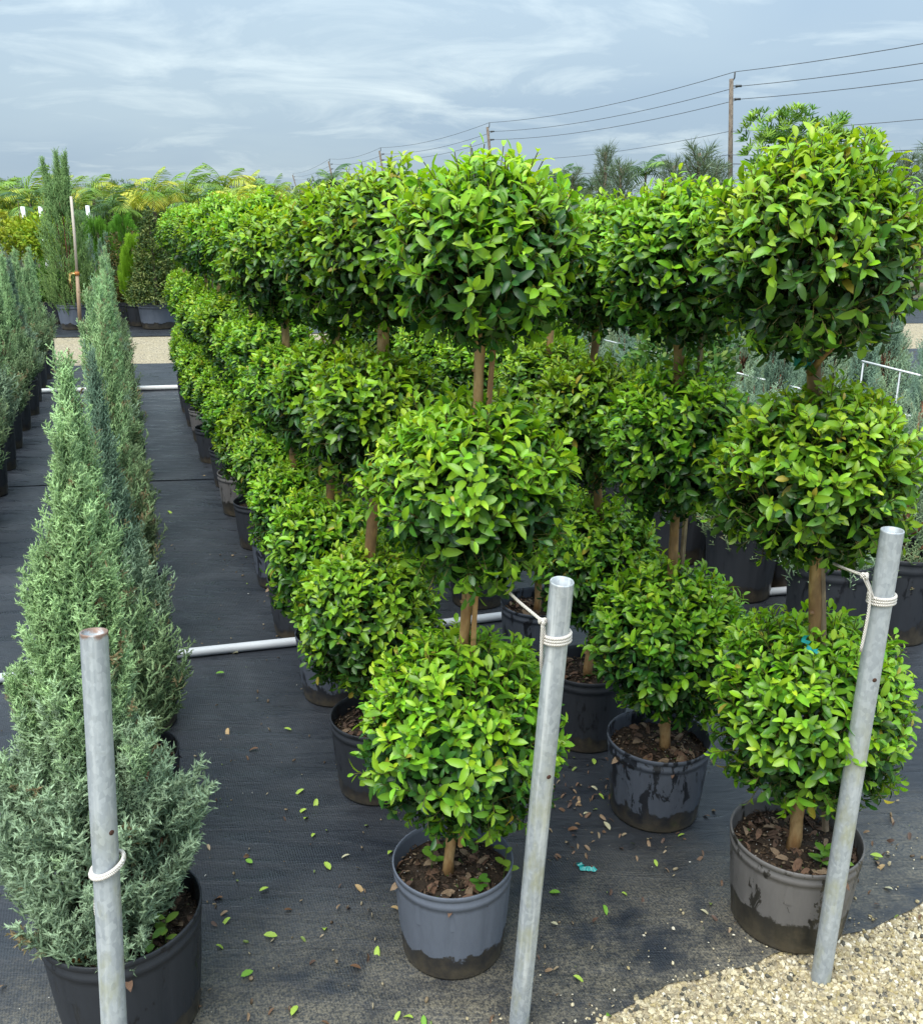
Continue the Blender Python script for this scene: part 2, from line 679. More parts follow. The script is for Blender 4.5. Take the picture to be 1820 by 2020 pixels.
def strip(name, x0, x1, front, back, z, m, nx=90, ny=90, amp=0.0, seed=0):
    """a sheet between two edges given as functions of x, with a slightly uneven surface"""
    xs = np.linspace(x0, x1, nx)
    rg = np.random.default_rng(seed)
    V = np.zeros((nx, ny, 3))
    t = np.linspace(0, 1, ny)
    for i, x in enumerate(xs):
        f, bk = front(x), back(x)
        V[i, :, 0] = x
        V[i, :, 1] = f + (bk - f) * t
    X, Y = V[:, :, 0], V[:, :, 1]
    h = np.zeros_like(X)
    for q in range(10):
        kx, ky, ph = rg.uniform(-5, 5), rg.uniform(2, 9), rg.uniform(0, 6.28)
        h += np.sin(kx * X + ky * Y + ph) / 10
    V[:, :, 2] = z + amp * h
    i, j = np.meshgrid(np.arange(nx - 1), np.arange(ny - 1), indexing='ij')
    a = (i * ny + j).ravel()
    Fq = np.stack([a, a + ny, a + ny + 1, a + 1], 1)
    b = MB()
    b.add(V.reshape(-1, 3), Fq)
    return tag(b.build(name, m), kind='structure')


sheet('ground', [(-900, -60), (900, -60), (900, 2500), (-900, 2500)], -0.030, M['ground'])

EDGE = [(-6.0, 0.70), (-0.4, 1.22), (0.10, 1.49), (0.30, 1.585), (0.46, 1.66), (0.64, 1.735), (0.86, 1.80), (1.02, 1.865), (1.15, 1.925), (1.6, 2.12), (3.0, 2.62), (9, 4.9)]


def edge_y(x):
    return float(np.interp(x, [e[0] for e in EDGE], [e[1] for e in EDGE]))


def front_edge(x):
    return edge_y(x) + 0.010 * math.sin(x * 17) + 0.006 * math.sin(x * 43 + 1) - (0.12 if x < 0.05 else 0)


def far_edge(x):
    return 10.65 + 0.14 * (x + 4) + 0.04 * math.sin(x * 3)


def far_edge2(x):
    return 13.35 + 0.14 * (x + 4) + 0.05 * math.sin(x * 2 + 1)


strip('gravel_path', -6, 9, lambda x: -4.0, lambda x: edge_y(x) + 0.5, -0.010, M['gravel'], 120, 60, 0.004, 3)
strip('landscape_fabric', -8, 9, front_edge, lambda x: 5.95 + 0.14 * (x + 2), -0.002, M['fabric'], 260, 160, 0.004, 4)
strip('landscape_fabric', -12, 13, lambda x: 5.80 + 0.14 * (x + 2) + 0.012 * math.sin(x * 5), far_edge, 0.003, M['fabric'], 120, 60, 0.004, 5)
strip('gravel_road', -40, 40, lambda x: far_edge(x) - 0.4, lambda x: far_edge2(x) + 0.4, -0.012, M['gravel'], 120, 20, 0.01, 6)
strip('landscape_fabric', -30, 40, far_edge2, lambda x: 19.5, -0.003, M['fabric'], 120, 40, 0.01, 7)

# pebbles of the path: thousands of loose stones
ICO_T = []
ph = (1 + 5 ** 0.5) / 2
for a in (-1, 1):
    for b_ in (-ph, ph):
        ICO_T += [(0, a, b_), (a, b_, 0), (b_, 0, a)]
ICO_T = np.array(ICO_T) / math.hypot(1, ph)


def hull_faces(P):
    F = []
    n = len(P)
    for i in range(n):
        for j in range(i + 1, n):
            for k_ in range(j + 1, n):
                nn = np.cross(P[j] - P[i], P[k_] - P[i])
                s = (P - P[i]) @ nn
                if (s <= 1e-6).all():
                    F.append((i, j, k_))
                elif (s >= -1e-6).all():
                    F.append((i, k_, j))
    return np.array(F)


ICO_F = hull_faces(ICO_T)


def rand_rot(n, rg):
    return frame_from(rg.normal(size=(n, 3)), rg.normal(size=(n, 3)))


def pebbles(name, pts, smin, smax, seed, z0):
    rg = np.random.default_rng(seed)
    n = len(pts)
    b = MB()
    s = smin + (smax - smin) * rg.random(n) ** 2.6
    sc = s[:, None] * rg.uniform(0.55, 1.15, (n, 3))
    pos = np.concatenate([pts, (z0 + s * rg.uniform(-0.15, 0.55, n))[:, None]], 1)
    pal = np.array([(0.56, 0.49, 0.33), (0.44, 0.37, 0.22), (0.66, 0.61, 0.48), (0.28, 0.24, 0.16), (0.10, 0.095, 0.075), (0.40, 0.33, 0.17)])
    c = pal[rg.choice(6, n, p=[.3, .28, .14, .12, .08, .08])] * rg.uniform(0.8, 1.15, (n, 1))
    T = ICO_T * (1 + 0.18 * rg.normal(size=(12, 1)))
    b.batch(T, ICO_F, pos, rand_rot(n, rg), sc, c)
    return tag(b.build(name, M['stone'], smooth=False), kind='stuff')


rg = np.random.default_rng(5)
xx = rg.uniform(0.12, 1.5, 30000)
yy = rg.uniform(1.40, 2.1, 30000)
ey = np.array([edge_y(x) for x in xx])
keep = (yy < ey + 0.02 - 0.05 * rg.random(30000) ** 2) & (yy > ey - 0.40)
pebbles('gravel', np.stack([xx[keep], yy[keep]], 1), 0.0024, 0.0085, 6, -0.009)
# a few stones kicked on to the fabric
xx = rg.uniform(-0.1, 1.6, 260)
yy = np.array([edge_y(x) for x in xx]) + 0.01 + 0.20 * rg.random(260) ** 2.6
pebbles('gravel', np.stack([xx, yy], 1), 0.002, 0.006, 7, 0.002)

# ---------------------------------------------------------------- leaves and topiary crowns
def leaf_template(curl, fold, wid=0.5):
    """a small elliptic leaf: midrib, two halves raised along the edges, tip bent back; unit length along +Y"""
    u = np.array([0.0, 0.24, 0.54, 0.84, 1.0])
    w = np.array([0.0, 0.34, 0.5, 0.39, 0.0]) * wid
    z = -curl * u ** 2
    mid = np.stack([0 * u, u, z], 1)
    lft = np.stack([-w[1:4] * math.cos(fold), u[1:4] - 0.03, z[1:4] + w[1:4] * math.sin(fold)], 1)
    rgt = lft * np.array([-1, 1, 1])
    V = np.concatenate([mid, lft, rgt])
    F = np.array([(0, 1, 5), (1, 2, 6), (1, 6, 5), (2, 3, 7), (2, 7, 6), (3, 4, 7),
                  (0, 8, 1), (1, 8, 9), (1, 9, 2), (2, 9, 10), (2, 10, 3), (3, 10, 4)])[:, ::-1]
    return V, F


FAR_T = np.array([(0, 0, 0), (-0.2, 0.45, 0.05), (0, 1.0, -0.06), (0.2, 0.45, 0.05)])
FAR_F = np.array([(0, 3, 2, 1)])
LEAVES = [leaf_template(0.26, 0.42, 0.52), leaf_template(0.46, 0.52, 0.5), leaf_template(0.12, 0.36, 0.56), leaf_template(0.62, 0.48, 0.52)]
OLD = np.array((0.016, 0.052, 0.014))
MIDC = np.array((0.070, 0.190, 0.018))
YNG = np.array((0.265, 0.480, 0.022))
TIPC = np.array((0.35, 0.52, 0.034))


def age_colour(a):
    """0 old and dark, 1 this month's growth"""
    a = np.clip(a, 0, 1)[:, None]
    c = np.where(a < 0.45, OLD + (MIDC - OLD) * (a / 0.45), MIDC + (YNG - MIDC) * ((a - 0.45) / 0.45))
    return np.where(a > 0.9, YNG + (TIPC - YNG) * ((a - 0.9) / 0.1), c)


def sphere_dirs(n, rg, jit=0.6):
    i = np.arange(n) + 0.5
    z = 1 - 2 * i / n
    a = i * 2.399963
    r = np.sqrt(1 - z * z)
    d = np.stack([np.cos(a) * r, np.sin(a) * r, z], 1)
    return nrm(d + rg.normal(size=(n, 3)) * jit * 1.6 / math.sqrt(n))


def crown_parts(rx, rz, seed, L=0.0315, dens=1.0, fresh=0.5):
    """shoots of one clipped ball: leaf positions, axes, normals, sizes, ages, and the twigs that carry them"""
    rg = np.random.default_rng(seed)
    n = int(680 * dens * (rx / 0.2) ** 2)
    d = sphere_dirs(n, rg)
    kf = rg.normal(size=(5, 3)) * 3.2
    lump = 1 + 0.085 * np.sum(np.sin(d @ kf.T + rg.uniform(0, 6, 5)), 1) / 1.6
    E = np.array([rx, rx, rz])
    s = rg.uniform(0.035, 0.075, n) * (1 + 0.9 * (rg.random(n) < 0.09))
    top = d[:, 2]
    surf = d * E * lump[:, None]
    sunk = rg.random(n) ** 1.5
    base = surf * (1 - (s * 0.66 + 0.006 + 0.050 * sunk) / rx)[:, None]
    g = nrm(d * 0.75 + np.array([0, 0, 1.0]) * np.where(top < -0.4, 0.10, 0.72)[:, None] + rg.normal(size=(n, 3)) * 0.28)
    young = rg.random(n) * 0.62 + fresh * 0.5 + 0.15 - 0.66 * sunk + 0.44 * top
    pos, ax, no, sz, ag, outn = [], [], [], [], [], []
    m = 7
    e1 = nrm(np.cross(g, rg.normal(size=(n, 3))))
    e2 = np.cross(g, e1)
    for i in range(m):
        t = (i + 0.6) / m
        phi = (i // 2) * 1.57 + (i % 2) * math.pi + rg.normal(size=n) * 0.35
        spread = np.radians(66 - 40 * t ** 1.1) + rg.normal(size=n) * 0.2
        rad = np.cos(phi)[:, None] * e1 + np.sin(phi)[:, None] * e2
        a = np.cos(spread)[:, None] * g + np.sin(spread)[:, None] * rad
        nn = np.sin(spread)[:, None] * g - np.cos(spread)[:, None] * rad
        pos.append(base + g * (s * t)[:, None] + rad * 0.0015)
        ax.append(nrm(a + np.array([0, 0, -0.08])))
        no.append(nn + rg.normal(size=(n, 3)) * 0.18)
        sz.append(L * rg.uniform(0.62, 1.28, n) * (1.0 if i < m - 2 else 0.66))
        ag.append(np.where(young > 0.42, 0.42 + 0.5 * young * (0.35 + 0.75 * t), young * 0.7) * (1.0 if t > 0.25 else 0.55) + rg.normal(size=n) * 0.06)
        outn.append(surf)
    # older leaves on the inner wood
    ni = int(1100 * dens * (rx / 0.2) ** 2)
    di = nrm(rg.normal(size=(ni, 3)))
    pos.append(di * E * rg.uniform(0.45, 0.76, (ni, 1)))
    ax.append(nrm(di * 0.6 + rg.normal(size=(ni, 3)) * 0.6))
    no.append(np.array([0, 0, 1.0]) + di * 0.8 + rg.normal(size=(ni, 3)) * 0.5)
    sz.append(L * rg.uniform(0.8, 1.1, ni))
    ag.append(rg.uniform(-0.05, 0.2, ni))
    pos, ax, no = np.concatenate(pos), np.concatenate(ax), np.concatenate(no)
    sz, ag = np.concatenate(sz), np.concatenate(ag)
    inner = np.zeros(len(pos), bool)
    inner[n * m:] = True
    tw = (base - g * 0.03, base + g * s[:, None] * 0.95, g, s)
    return pos, ax, no, sz, ag, inner, tw, rg


PRISM_T = np.array([(math.cos(a) * 0.5, y, math.sin(a) * 0.5) for y in (0, 1) for a in (0, 2.094, 4.189)])
PRISM_F = np.array([(0, 1, 4), (0, 4, 3), (1, 2, 5), (1, 5, 4), (2, 0, 3), (2, 3, 5)])


def add_twigs(b, a, c, rad, col):
    v = c - a
    ln = np.linalg.norm(v, axis=1)
    rot = frame_from(v, np.tile([0.3, 0.2, 1.0], (len(a), 1)))
    sc = np.stack([rad, ln, rad], 1)
    b.batch(PRISM_T, PRISM_F, a, rot, sc, np.tile(col, (len(a), 1)))


def crown_mesh(name, rx, rz, seed, L=0.0315, dens=1.0, fresh=0.5, pick=None, npick=100, hide=False):
    """returns the mesh and, for a near plant, the list of single leaves left out of it (local matrices, colour class, shape)"""
    pos, ax, no, sz, ag, inner, tw, rg = crown_parts(rx, rz, seed, L, dens, fresh)
    rot = frame_from(ax, no)
    n = len(pos)
    shape = rg.integers(0, len(LEAVES), n)
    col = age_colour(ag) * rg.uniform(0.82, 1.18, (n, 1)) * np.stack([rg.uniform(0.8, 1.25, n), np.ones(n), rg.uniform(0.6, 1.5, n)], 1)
    sick = rg.random(n) < 0.008
    col[sick] = np.array((0.42, 0.36, 0.05)) * rg.uniform(0.6, 1.0, (int(sick.sum()), 1))
    single = np.zeros(n, bool)
    if pick is not None:
        face = np.abs(rot[:, :, 2] @ pick)
        r = np.linalg.norm(pos / np.array([rx, rx, rz]), axis=1)
        front = (pos @ pick) / rx
        score = sz * (0.35 + face) * np.clip(r, 0, 1.1) ** 3 * np.clip(front + 0.25, 0, 0.9) * (ag > 0.25)
        single[np.argsort(-score)[:npick]] = True
    b = MB()
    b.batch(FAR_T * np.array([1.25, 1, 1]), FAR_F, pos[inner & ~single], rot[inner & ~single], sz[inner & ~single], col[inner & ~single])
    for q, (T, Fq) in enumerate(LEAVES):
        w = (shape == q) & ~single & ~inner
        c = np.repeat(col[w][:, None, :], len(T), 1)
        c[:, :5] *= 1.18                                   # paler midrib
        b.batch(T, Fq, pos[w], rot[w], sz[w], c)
    a, c, g, s = tw
    add_twigs(b, a, c, np.full(len(a), 0.0022), (0.14, 0.13, 0.04))
    nb = 26
    dd = sphere_dirs(nb, rg)
    add_twigs(b, dd * 0.01, dd * np.array([rx, rx, rz]) * 0.75, np.full(nb, 0.007), (0.13, 0.075, 0.035))
    me = b.mesh(name, M['leaf'])
    out = []
    for i in np.where(single)[0]:
        mt = np.eye(4)
        mt[:3, :3] = rot[i] * sz[i]
        mt[:3, 3] = pos[i]
        out.append((mt, float(ag[i]), int(shape[i])))
    return me, out


LEAF_DATA = {}
for q, (T, Fq) in enumerate(LEAVES):
    for a10 in range(2, 12):
        b = MB()
        c = np.repeat(age_colour(np.array([a10 / 10.0])), len(T), 0)
        c[:5] *= 1.18
        b.add(T, Fq, c)
        LEAF_DATA[(q, a10)] = b.mesh('leaf', M['leaf'])


def hang_leaves(crown, leaves):
    for mt, age, shp in leaves:
        o = bpy.data.objects.new('leaf', LEAF_DATA[(shp, int(np.clip(round(age * 10), 2, 11)))])
        COL.objects.link(o)
        o.parent = crown
        o.matrix_basis = Matrix(mt.tolist())


# ---------------------------------------------------------------- pots
def pot_meshes(name, m, D=0.276, H=0.24, panels=10):
    """nursery can of rim width D: tapering wall with pressed panels, double rim band, open top"""
    r1, r0 = D / 2, D / 2 * 0.86

    def wob(a, z):
        if z < 0.012 or z > H * 0.82:
            return 1.0 + 0 * a
        f = (a * panels / (2 * math.pi)) % 1.0
        groove = np.exp(-((f - 0.5) / 0.045) ** 2)
        return 1.0 - 0.028 * groove

    t = 0.0035
    lip = H * 0.985
    prof = [(0.0, 0.004), (r0 * 0.9, 0.004), (r0 * 0.985, 0.0), (r0, 0.006), (r0 + (r1 - r0) * 0.05, 0.02), (r0 + (r1 - r0) * 0.5, H * 0.45), (r1 * 0.972, H * 0.80), (r1 * 0.975, H * 0.845),
            (r1 * 0.988, H * 0.85), (r1 * 0.990, H * 0.895), (r1 * 0.980, H * 0.905), (r1 * 0.982, H * 0.945)]
    V, Fq = lathe(prof, 80, wob)
    b = MB()
    b.add(V, Fq)
    body = b.mesh('pot', m)
    rim = [(r1 * 0.982, H * 0.945), (r1 * 1.0, H * 0.95), (r1 * 1.004, H * 0.99), (r1 * 0.994, H), (r1 * 0.975, H * 0.995), (r1 * 0.972, H * 0.94), (r1 * 0.955, H * 0.84), (r1 * 0.94, H * 0.6)]
    wv = lambda a, z: 1 + 0.006 * np.sin(2 * a + 0.7)
    V, Fq = lathe(rim, 64, wv)
    b = MB()
    b.add(V, Fq)
    return body, b.mesh('pot_rim', m)


def soil_mesh(seed, D=0.276, chips=700, z=0.0):
    rg = np.random.default_rng(seed)
    b = MB()
    r1 = D / 2 * 0.955
    rings = 9
    V, Fq = [(0, 0, 0.006)], []
    S = 40
    for i in range(1, rings + 1):
        for j in range(S):
            a = 2 * math.pi * j / S
            r = r1 * i / rings
            V.append((r * math.cos(a), r * math.sin(a), rg.uniform(-0.006, 0.008) + 0.008 * (1 - i / rings)))
    for j in range(S):
        Fq.append((0, 1 + j, 1 + (j + 1) % S))
    for i in range(rings - 1):
        for j in range(S):
            k_ = (j + 1) % S
            a = 1 + i * S
            Fq.append((a + j, a + S + j, a + S + k_, a + k_))
    b.add(V, Fq, (0.040, 0.028, 0.019))
    a = rg.uniform(0, 6.283, chips)
    r = r1 * 0.97 * np.sqrt(rg.random(chips))
    pos = np.stack([r * np.cos(a), r * np.sin(a), rg.uniform(0.004, 0.014, chips)], 1)
    pal = np.array([(0.075, 0.048, 0.032), (0.12, 0.08, 0.05), (0.035, 0.026, 0.02), (0.20, 0.15, 0.095), (0.55, 0.53, 0.48), (0.09, 0.14, 0.04)])
    c = pal[rg.choice(6, chips, p=[.36, .22, .2, .1, .07, .05])]
    s = rg.uniform(0.0018, 0.0062, chips)
    sc = s[:, None] * np.array([0.5, 1.3, 0.28]) * rg.uniform(0.7, 1.3, (chips, 3))
    perl = c[:, 0] > 0.5
    sc[perl] = (s[perl] * 0.28)[:, None]
    ax = nrm(np.stack([rg.normal(size=chips), rg.normal(size=chips), rg.normal(size=chips) * 0.25], 1))
    no = np.stack([rg.normal(size=chips) * 0.4, rg.normal(size=chips) * 0.4, np.ones(chips)], 1)
    b.batch(ICO_T, ICO_F, pos, frame_from(ax, no), sc, c)
    # dead leaves lying on the soil
    nl = chips // 9
    a = rg.uniform(0, 6.283, nl)
    r = r1 * 0.9 * np.sqrt(rg.random(nl))
    pos = np.stack([r * np.cos(a), r * np.sin(a), rg.uniform(0.012, 0.02, nl)], 1)
    ax = nrm(np.stack([rg.normal(size=nl), rg.normal(size=nl), rg.normal(size=nl) * 0.15], 1))
    no = np.stack([rg.normal(size=nl) * 0.5, rg.normal(size=nl) * 0.5, np.ones(nl)], 1)
    c = np.array([(0.17, 0.10, 0.065), (0.24, 0.17, 0.11), (0.11, 0.07, 0.05)])[rg.integers(0, 3, nl)]
    T, Fq = LEAVES[3]
    b.batch(T, Fq, pos, frame_from(ax, no), rg.uniform(0.02, 0.036, nl), c)
    return b.mesh('soil', M['soil'])


POT = {kname: pot_meshes(kname, M[kname]) for kname in ('pot_black', 'pot_blue', 'pot_taupe', 'pot_spot')}
SOIL = [soil_mesh(40 + i) for i in range(3)]
SOIL_FAR = [soil_mesh(50 + i, chips=90) for i in range(2)]


def add_pot(root, kind, D=0.276, H=0.24, soil=0.80, i=0, far=False):
    body, rim = POT[kind]
    sc = (D / 0.276, D / 0.276, H / 0.24)
    p = put('pot', body, root, scale=sc, rot=(0, 0, i * 1.3))
    put('pot_rim', rim, p)
    put('soil', (SOIL_FAR if far else SOIL)[i % (2 if far else 3)], root, loc=(0, 0, H * soil), scale=(D / 0.276, D / 0.276, 1), rot=(0, 0, i * 2.1))
    return p


# ---------------------------------------------------------------- three-ball topiary trees
def trunk_mesh(path, r0, r1, seed, knots=8, sides=10):
    rg = np.random.default_rng(seed)
    P = np.asarray(path, float)
    n = 26
    tt = np.linspace(0, 1, len(P))
    t = np.linspace(0, 1, n)
    Q = np.stack([np.interp(t, tt, P[:, k_]) for k_ in range(3)], 1)
    for _ in range(3):
        Q[1:-1] = (Q[:-2] + Q[1:-1] * 2 + Q[2:]) / 4
    Q[1:-1, :2] += rg.normal(size=(n - 2, 2)) * 0.0018
    rad = (r0 + (r1 - r0) * t) * (1 + 0.07 * rg.normal(size=n))
    rad[0] *= 1.25
    b = MB()
    V, Fq = tube(Q, rad, sides)
    b.add(V, Fq)
    for _ in range(knots):                                  # stubs of cut twigs
        i = rg.integers(2, n - 2)
        a = rg.uniform(0, 6.283)
        d = np.array([math.cos(a), math.sin(a), 0.35])
        V, Fq = tube([Q[i], Q[i] + d * rad[i] * 1.35], [rad[i] * 0.45, rad[i] * 0.33], 6)
        b.add(V, Fq)
    return b.mesh('trunk', M['bark'])


ORD = ['frontmost', 'second', 'third', 'fourth', 'fifth', 'sixth', 'seventh', 'eighth', 'ninth', 'tenth', 'eleventh', 'twelfth', 'thirteenth', 'fourteenth', 'fifteenth', 'sixteenth', 'seventeenth', 'eighteenth', 'nineteenth', 'twentieth']
CAMP = np.array([0, 0, EYE])
SHARED = [crown_mesh('foliage_ball', 0.2, 0.19, 300 + i, fresh=[0.5, 0.38, 0.55, 0.30, 0.45, 0.42][i])[0] for i in range(6)]


def topiary(gx, gy, balls, pot, label, D=0.276, H=0.24, idx=0, near=False, tr=0.017, stake=None, stake_m='stake', base_off=(0, 0)):
    """balls: (centre xyz in the world, rx, rz, freshness) from the top down"""
    far = gy > 4.5
    root = thing('topiary_tree', (gx, gy, 0), label, 'topiary tree', 'three-ball topiary trees in nursery pots')
    o = np.array([gx, gy, 0.0])
    add_pot(root, pot, D, H, i=idx, far=far)
    c = [np.array(b[0]) - o for b in balls]
    path = [np.array([base_off[0], base_off[1], H * 0.78])] + [np.array([q[0], q[1], q[2]]) for q in c[::-1]]
    put('trunk', trunk_mesh(path, tr, tr * 0.85, 70 + idx, 8, 10 if gy < 5 else 6), root)
    if stake is not None:
        p = [np.array(q) - o for q in stake]
        bq = MB()
        V, Fq = tube(np.linspace(p[0], p[1], 7) + np.random.default_rng(idx).normal(size=(7, 3)) * 0.0012, np.array([1, .95, 1.02, .94, 1, .96, .9]) * tr * 0.52, 5)
        bq.add(V, Fq)
        bq.build('stake', M[stake_m], root, smooth=False)
    crowns = []
    for q, (cc, b) in enumerate(zip(c, balls)):
        rx, rz = b[1], b[2]
        if near:
            pk = nrm(CAMP - np.array(b[0]))
            me, leaves = crown_mesh('foliage_ball', rx, rz, 900 + idx * 7 + q, fresh=b[3], pick=pk, npick=100)
            cr = put('foliage_ball', me, root, loc=cc)
            hang_leaves(cr, leaves)
        else:
            cr = put('foliage_ball', SHARED[(idx * 3 + q * 2 + (idx // 2)) % 6], root, loc=cc, rot=(0, 0, idx * 2.17 + q * 1.1), scale=(rx / 0.2, rx / 0.2, rz / 0.19))
        crowns.append(cr)
    return root, crowns


def px_ball(x, y, rx, ry, Y, fresh=0.45):
    p = at(x, y, Y)
    d = depth(p)
    return (p, rx * d / F_PX, ry * d / F_PX, fresh)


A_LBL = '%s three-ball topiary from the front in the row beside the open aisle'
B_LBL = '%s three-ball topiary from the front in the right-hand topiary row'

# the left row: the first three measured one by one
Y = 1.80
a0, A0c = topiary(-0.02, Y, [px_ball(957, 500, 202, 192, Y, 0.6), px_ball(932, 968, 206, 186, Y, 0.62), px_ball(903, 1445, 198, 192, Y, 0.52)],
                  'pot_blue', 'large three-ball topiary in the faded blue-grey pot at the front beside the middle post', 0.276, 0.24, 0, True, 0.0122,
                  stake=[at(908, 1670, Y - 0.01), at(972, 690, Y - 0.01)], base_off=(-0.012, 0))
Y = 2.45
topiary(-0.25, Y, [px_ball(766, 500, 156, 156, Y, 0.48), px_ball(748, 836, 152, 136, Y, 0.44), px_ball(722, 1222, 152, 154, Y, 0.36)],
        'pot_black', A_LBL % ORD[1], 0.277, 0.24, 1, True, 0.0185)
Y = 3.02
topiary(-0.45, Y, [px_ball(668, 510, 130, 132, Y, 0.44), px_ball(656, 798, 128, 118, Y, 0.4), px_ball(648, 1092, 128, 130, Y, 0.34)],
        'pot_spot', A_LBL % ORD[2], 0.275, 0.24, 2, False, 0.016, stake=[(-0.42, Y + 0.02, 0.2), (-0.405, Y + 0.02, 1.42)], stake_m='stake_grey')

rr = random.Random(4)
rowA = [(3.55, -0.78 + 0.125), (4.09, -0.97 + 0.13), (4.61, -1.17 + 0.13), (5.17, -1.39 + 0.13), (5.74, -1.58 + 0.13), (6.35, -1.84 + 0.13), (6.98, -2.06 + 0.13), (7.50, -2.25 + 0.13), (8.05, -2.45 + 0.13), (8.58, -2.64 + 0.16), (9.22, -2.84 + 0.21)]
potsA = ['pot_black', 'pot_spot', 'pot_black', 'pot_taupe', 'pot_black', 'pot_black', 'pot_taupe', 'pot_black', 'pot_black', 'pot_black', 'pot_black', 'pot_black']


def row_tree(x, y, idx, pot, label, big=1.0):
    dz = rr.uniform(-0.06, 0.06)
    lx = rr.uniform(-0.015, 0.03)
    rz_ = [rr.uniform(0.192, 0.215) * big * (0.87 if idx in (11, 12, 13) else 1.0) for _ in range(3)]
    balls = [((x + lx, y, 1.495 + dz), rz_[0], rz_[0] * 0.97, 0.4), ((x + lx * 0.6, y, 1.02 + dz), rz_[1], rz_[1] * 0.88, 0.4), ((x + lx * 0.2, y, 0.545 + dz * 0.5), rz_[2], rz_[2] * 0.95, 0.35)]
    st = [(x + 0.03, y + 0.015, 0.2), (x + 0.035 + lx, y + 0.015, 1.35)] if idx % 2 == 0 else None
    return topiary(x, y, balls, pot, label, rr.uniform(0.268, 0.282), 0.24, idx, False, rr.uniform(0.012, 0.016), st, 'stake_grey' if idx % 3 else 'stake')


for i, (y, x) in enumerate(rowA):
    row_tree(x, y, 3 + i, potsA[i], A_LBL % ORD[3 + i])

# the right row
Y = 1.89
b0, B0c = topiary(0.80, Y, [px_ball(1596, 506, 218, 200, Y, 0.52), px_ball(1615, 938, 198, 176, Y, 0.62), px_ball(1603, 1402, 200, 192, Y + 0.02, 0.52)],
                  'pot_taupe', 'large three-ball topiary in the wet taupe pot at the front right beside the leaning post', 0.306, 0.24, 20, True, 0.0165,
                  stake=[at(1628, 1640, Y), at(1612, 700, Y)], stake_m='stake_grey', base_off=(-0.005, 0))
Y = 2.33
topiary(0.56, Y, [px_ball(1336, 522, 166, 158, Y, 0.46), px_ball(1338, 880, 156, 144, Y, 0.44), px_ball(1318, 1264, 156, 154, Y, 0.42)],
        'pot_spot', B_LBL % ORD[1], 0.29, 0.24, 21, True, 0.0145, stake=[(0.585, Y + 0.02, 0.2), (0.60, Y + 0.02, 1.40)], stake_m='stake_grey', base_off=(0.02, 0))
Y = 2.73
topiary(0.41, Y, [px_ball(1176, 522, 130, 132, Y, 0.4), px_ball(1172, 828, 122, 122, Y, 0.36), px_ball(1186, 1122, 128, 128, Y, 0.32)],
        'pot_black', B_LBL % ORD[2], 0.28, 0.26, 22, False, 0.014)
for i in range(12):
    y = 3.29 + 0.57 * i
    x = 0.27 - 0.350 / 0.936 * (y - 3.29) + rr.uniform(-0.02, 0.02)
    row_tree(x, y, 23 + i, 'pot_black' if i % 4 else 'pot_spot', B_LBL % ORD[3 + i], 0.95)

# strips of teal tape on the front-right tree, rope-tied branch
q = MB()
ctr = at(1587, 712, 1.89) - np.array([0.80, 1.89, 0])
V, Fq = tube([ctr + (0, 0, -0.010), ctr + (0, 0, 0.012)], [0.0215, 0.0215], 12, cap=False)
q.add(V, Fq)
q.build('tie_tape', M['teal'], b0)


def ribbon(name, pts, width, m, parent=None, twist=0.6, seed=0):
    rg = np.random.default_rng(seed)
    P = np.asarray(pts, float)
    n = 14
    tt = np.linspace(0, 1, len(P))
    t = np.linspace(0, 1, n)
    Q = np.stack([np.interp(t, tt, P[:, k_]) for k_ in range(3)], 1) + rg.normal(size=(n, 3)) * width * 0.18
    V, Fq = [], []
    for i in range(n):
        a = twist * i * 0.5
        s = np.array([math.cos(a), math.sin(a) * 0.7, math.sin(a) * 0.5]) * width / 2
        V += [Q[i] - s, Q[i] + s]
    for i in range(n - 1):
        Fq.append((2 * i, 2 * i + 1, 2 * i + 3, 2 * i + 2))
    b = MB()
    b.add(V, Fq)
    return b.build(name, m, parent)


o = np.array([0.80, 1.89, 0])
ribbon('tie_ribbon', [at(1585, 1252, 1.80) - o, at(1592, 1275, 1.80) - o, at(1606, 1290, 1.79) - o, at(1612, 1282, 1.80) - o], 0.012, M['teal'], b0, 0.5, 3)
q = MB()
V, Fq = tube([at(1597, 735, 1.87) - o, at(1625, 700, 1.83) - o, at(1660, 672, 1.80) - o], [0.009, 0.006, 0.004], 7)
q.add(V, Fq)
q.build('side_branch', M['bark'], b0)

# small weeds in the front pots
def seedling(root, loc, h, n, seed, col):
    rg = np.random.default_rng(seed)
    b = MB()
    a = np.array([[0, 0, 0]], float)
    top = np.array([[0.006, 0.003, h]])
    add_twigs(b, a, top, np.array([0.003]), (0.10, 0.16, 0.04))
    ph_ = np.arange(n) * 2.4
    t = np.linspace(0.35, 1, n)
    pos = a + (top - a) * t[:, None]
    ax = np.stack([np.cos(ph_), np.sin(ph_), 0.35 + 0 * ph_], 1)
    T, Fq = leaf_template(0.15, 0.2, 0.6)
    b.batch(T, Fq, pos, frame_from(ax, np.tile([0, 0, 1.0], (n, 1))), rg.uniform(0.022, 0.036, n), np.tile(col, (n, 1)))
    o_ = b.build('seedling', M['leaf'], root)
    o_.location = loc
    return o_


seedling(b0, (0.03, -0.085, 0.195), 0.06, 9, 1, (0.13, 0.30, 0.03))
seedling(b0, (0.06, -0.10, 0.195), 0.035, 6, 2, (0.20, 0.34, 0.04))
seedling(a0, (0.055, -0.06, 0.195), 0.03, 6, 3, (0.10, 0.26, 0.03))
seedling(a0, (0.115, -0.03, 0.195), 0.09, 5, 4, (0.22, 0.38, 0.04))
seedling(a0, (-0.05, 0.01, 0.195), 0.075, 7, 5, (0.16, 0.34, 0.03))

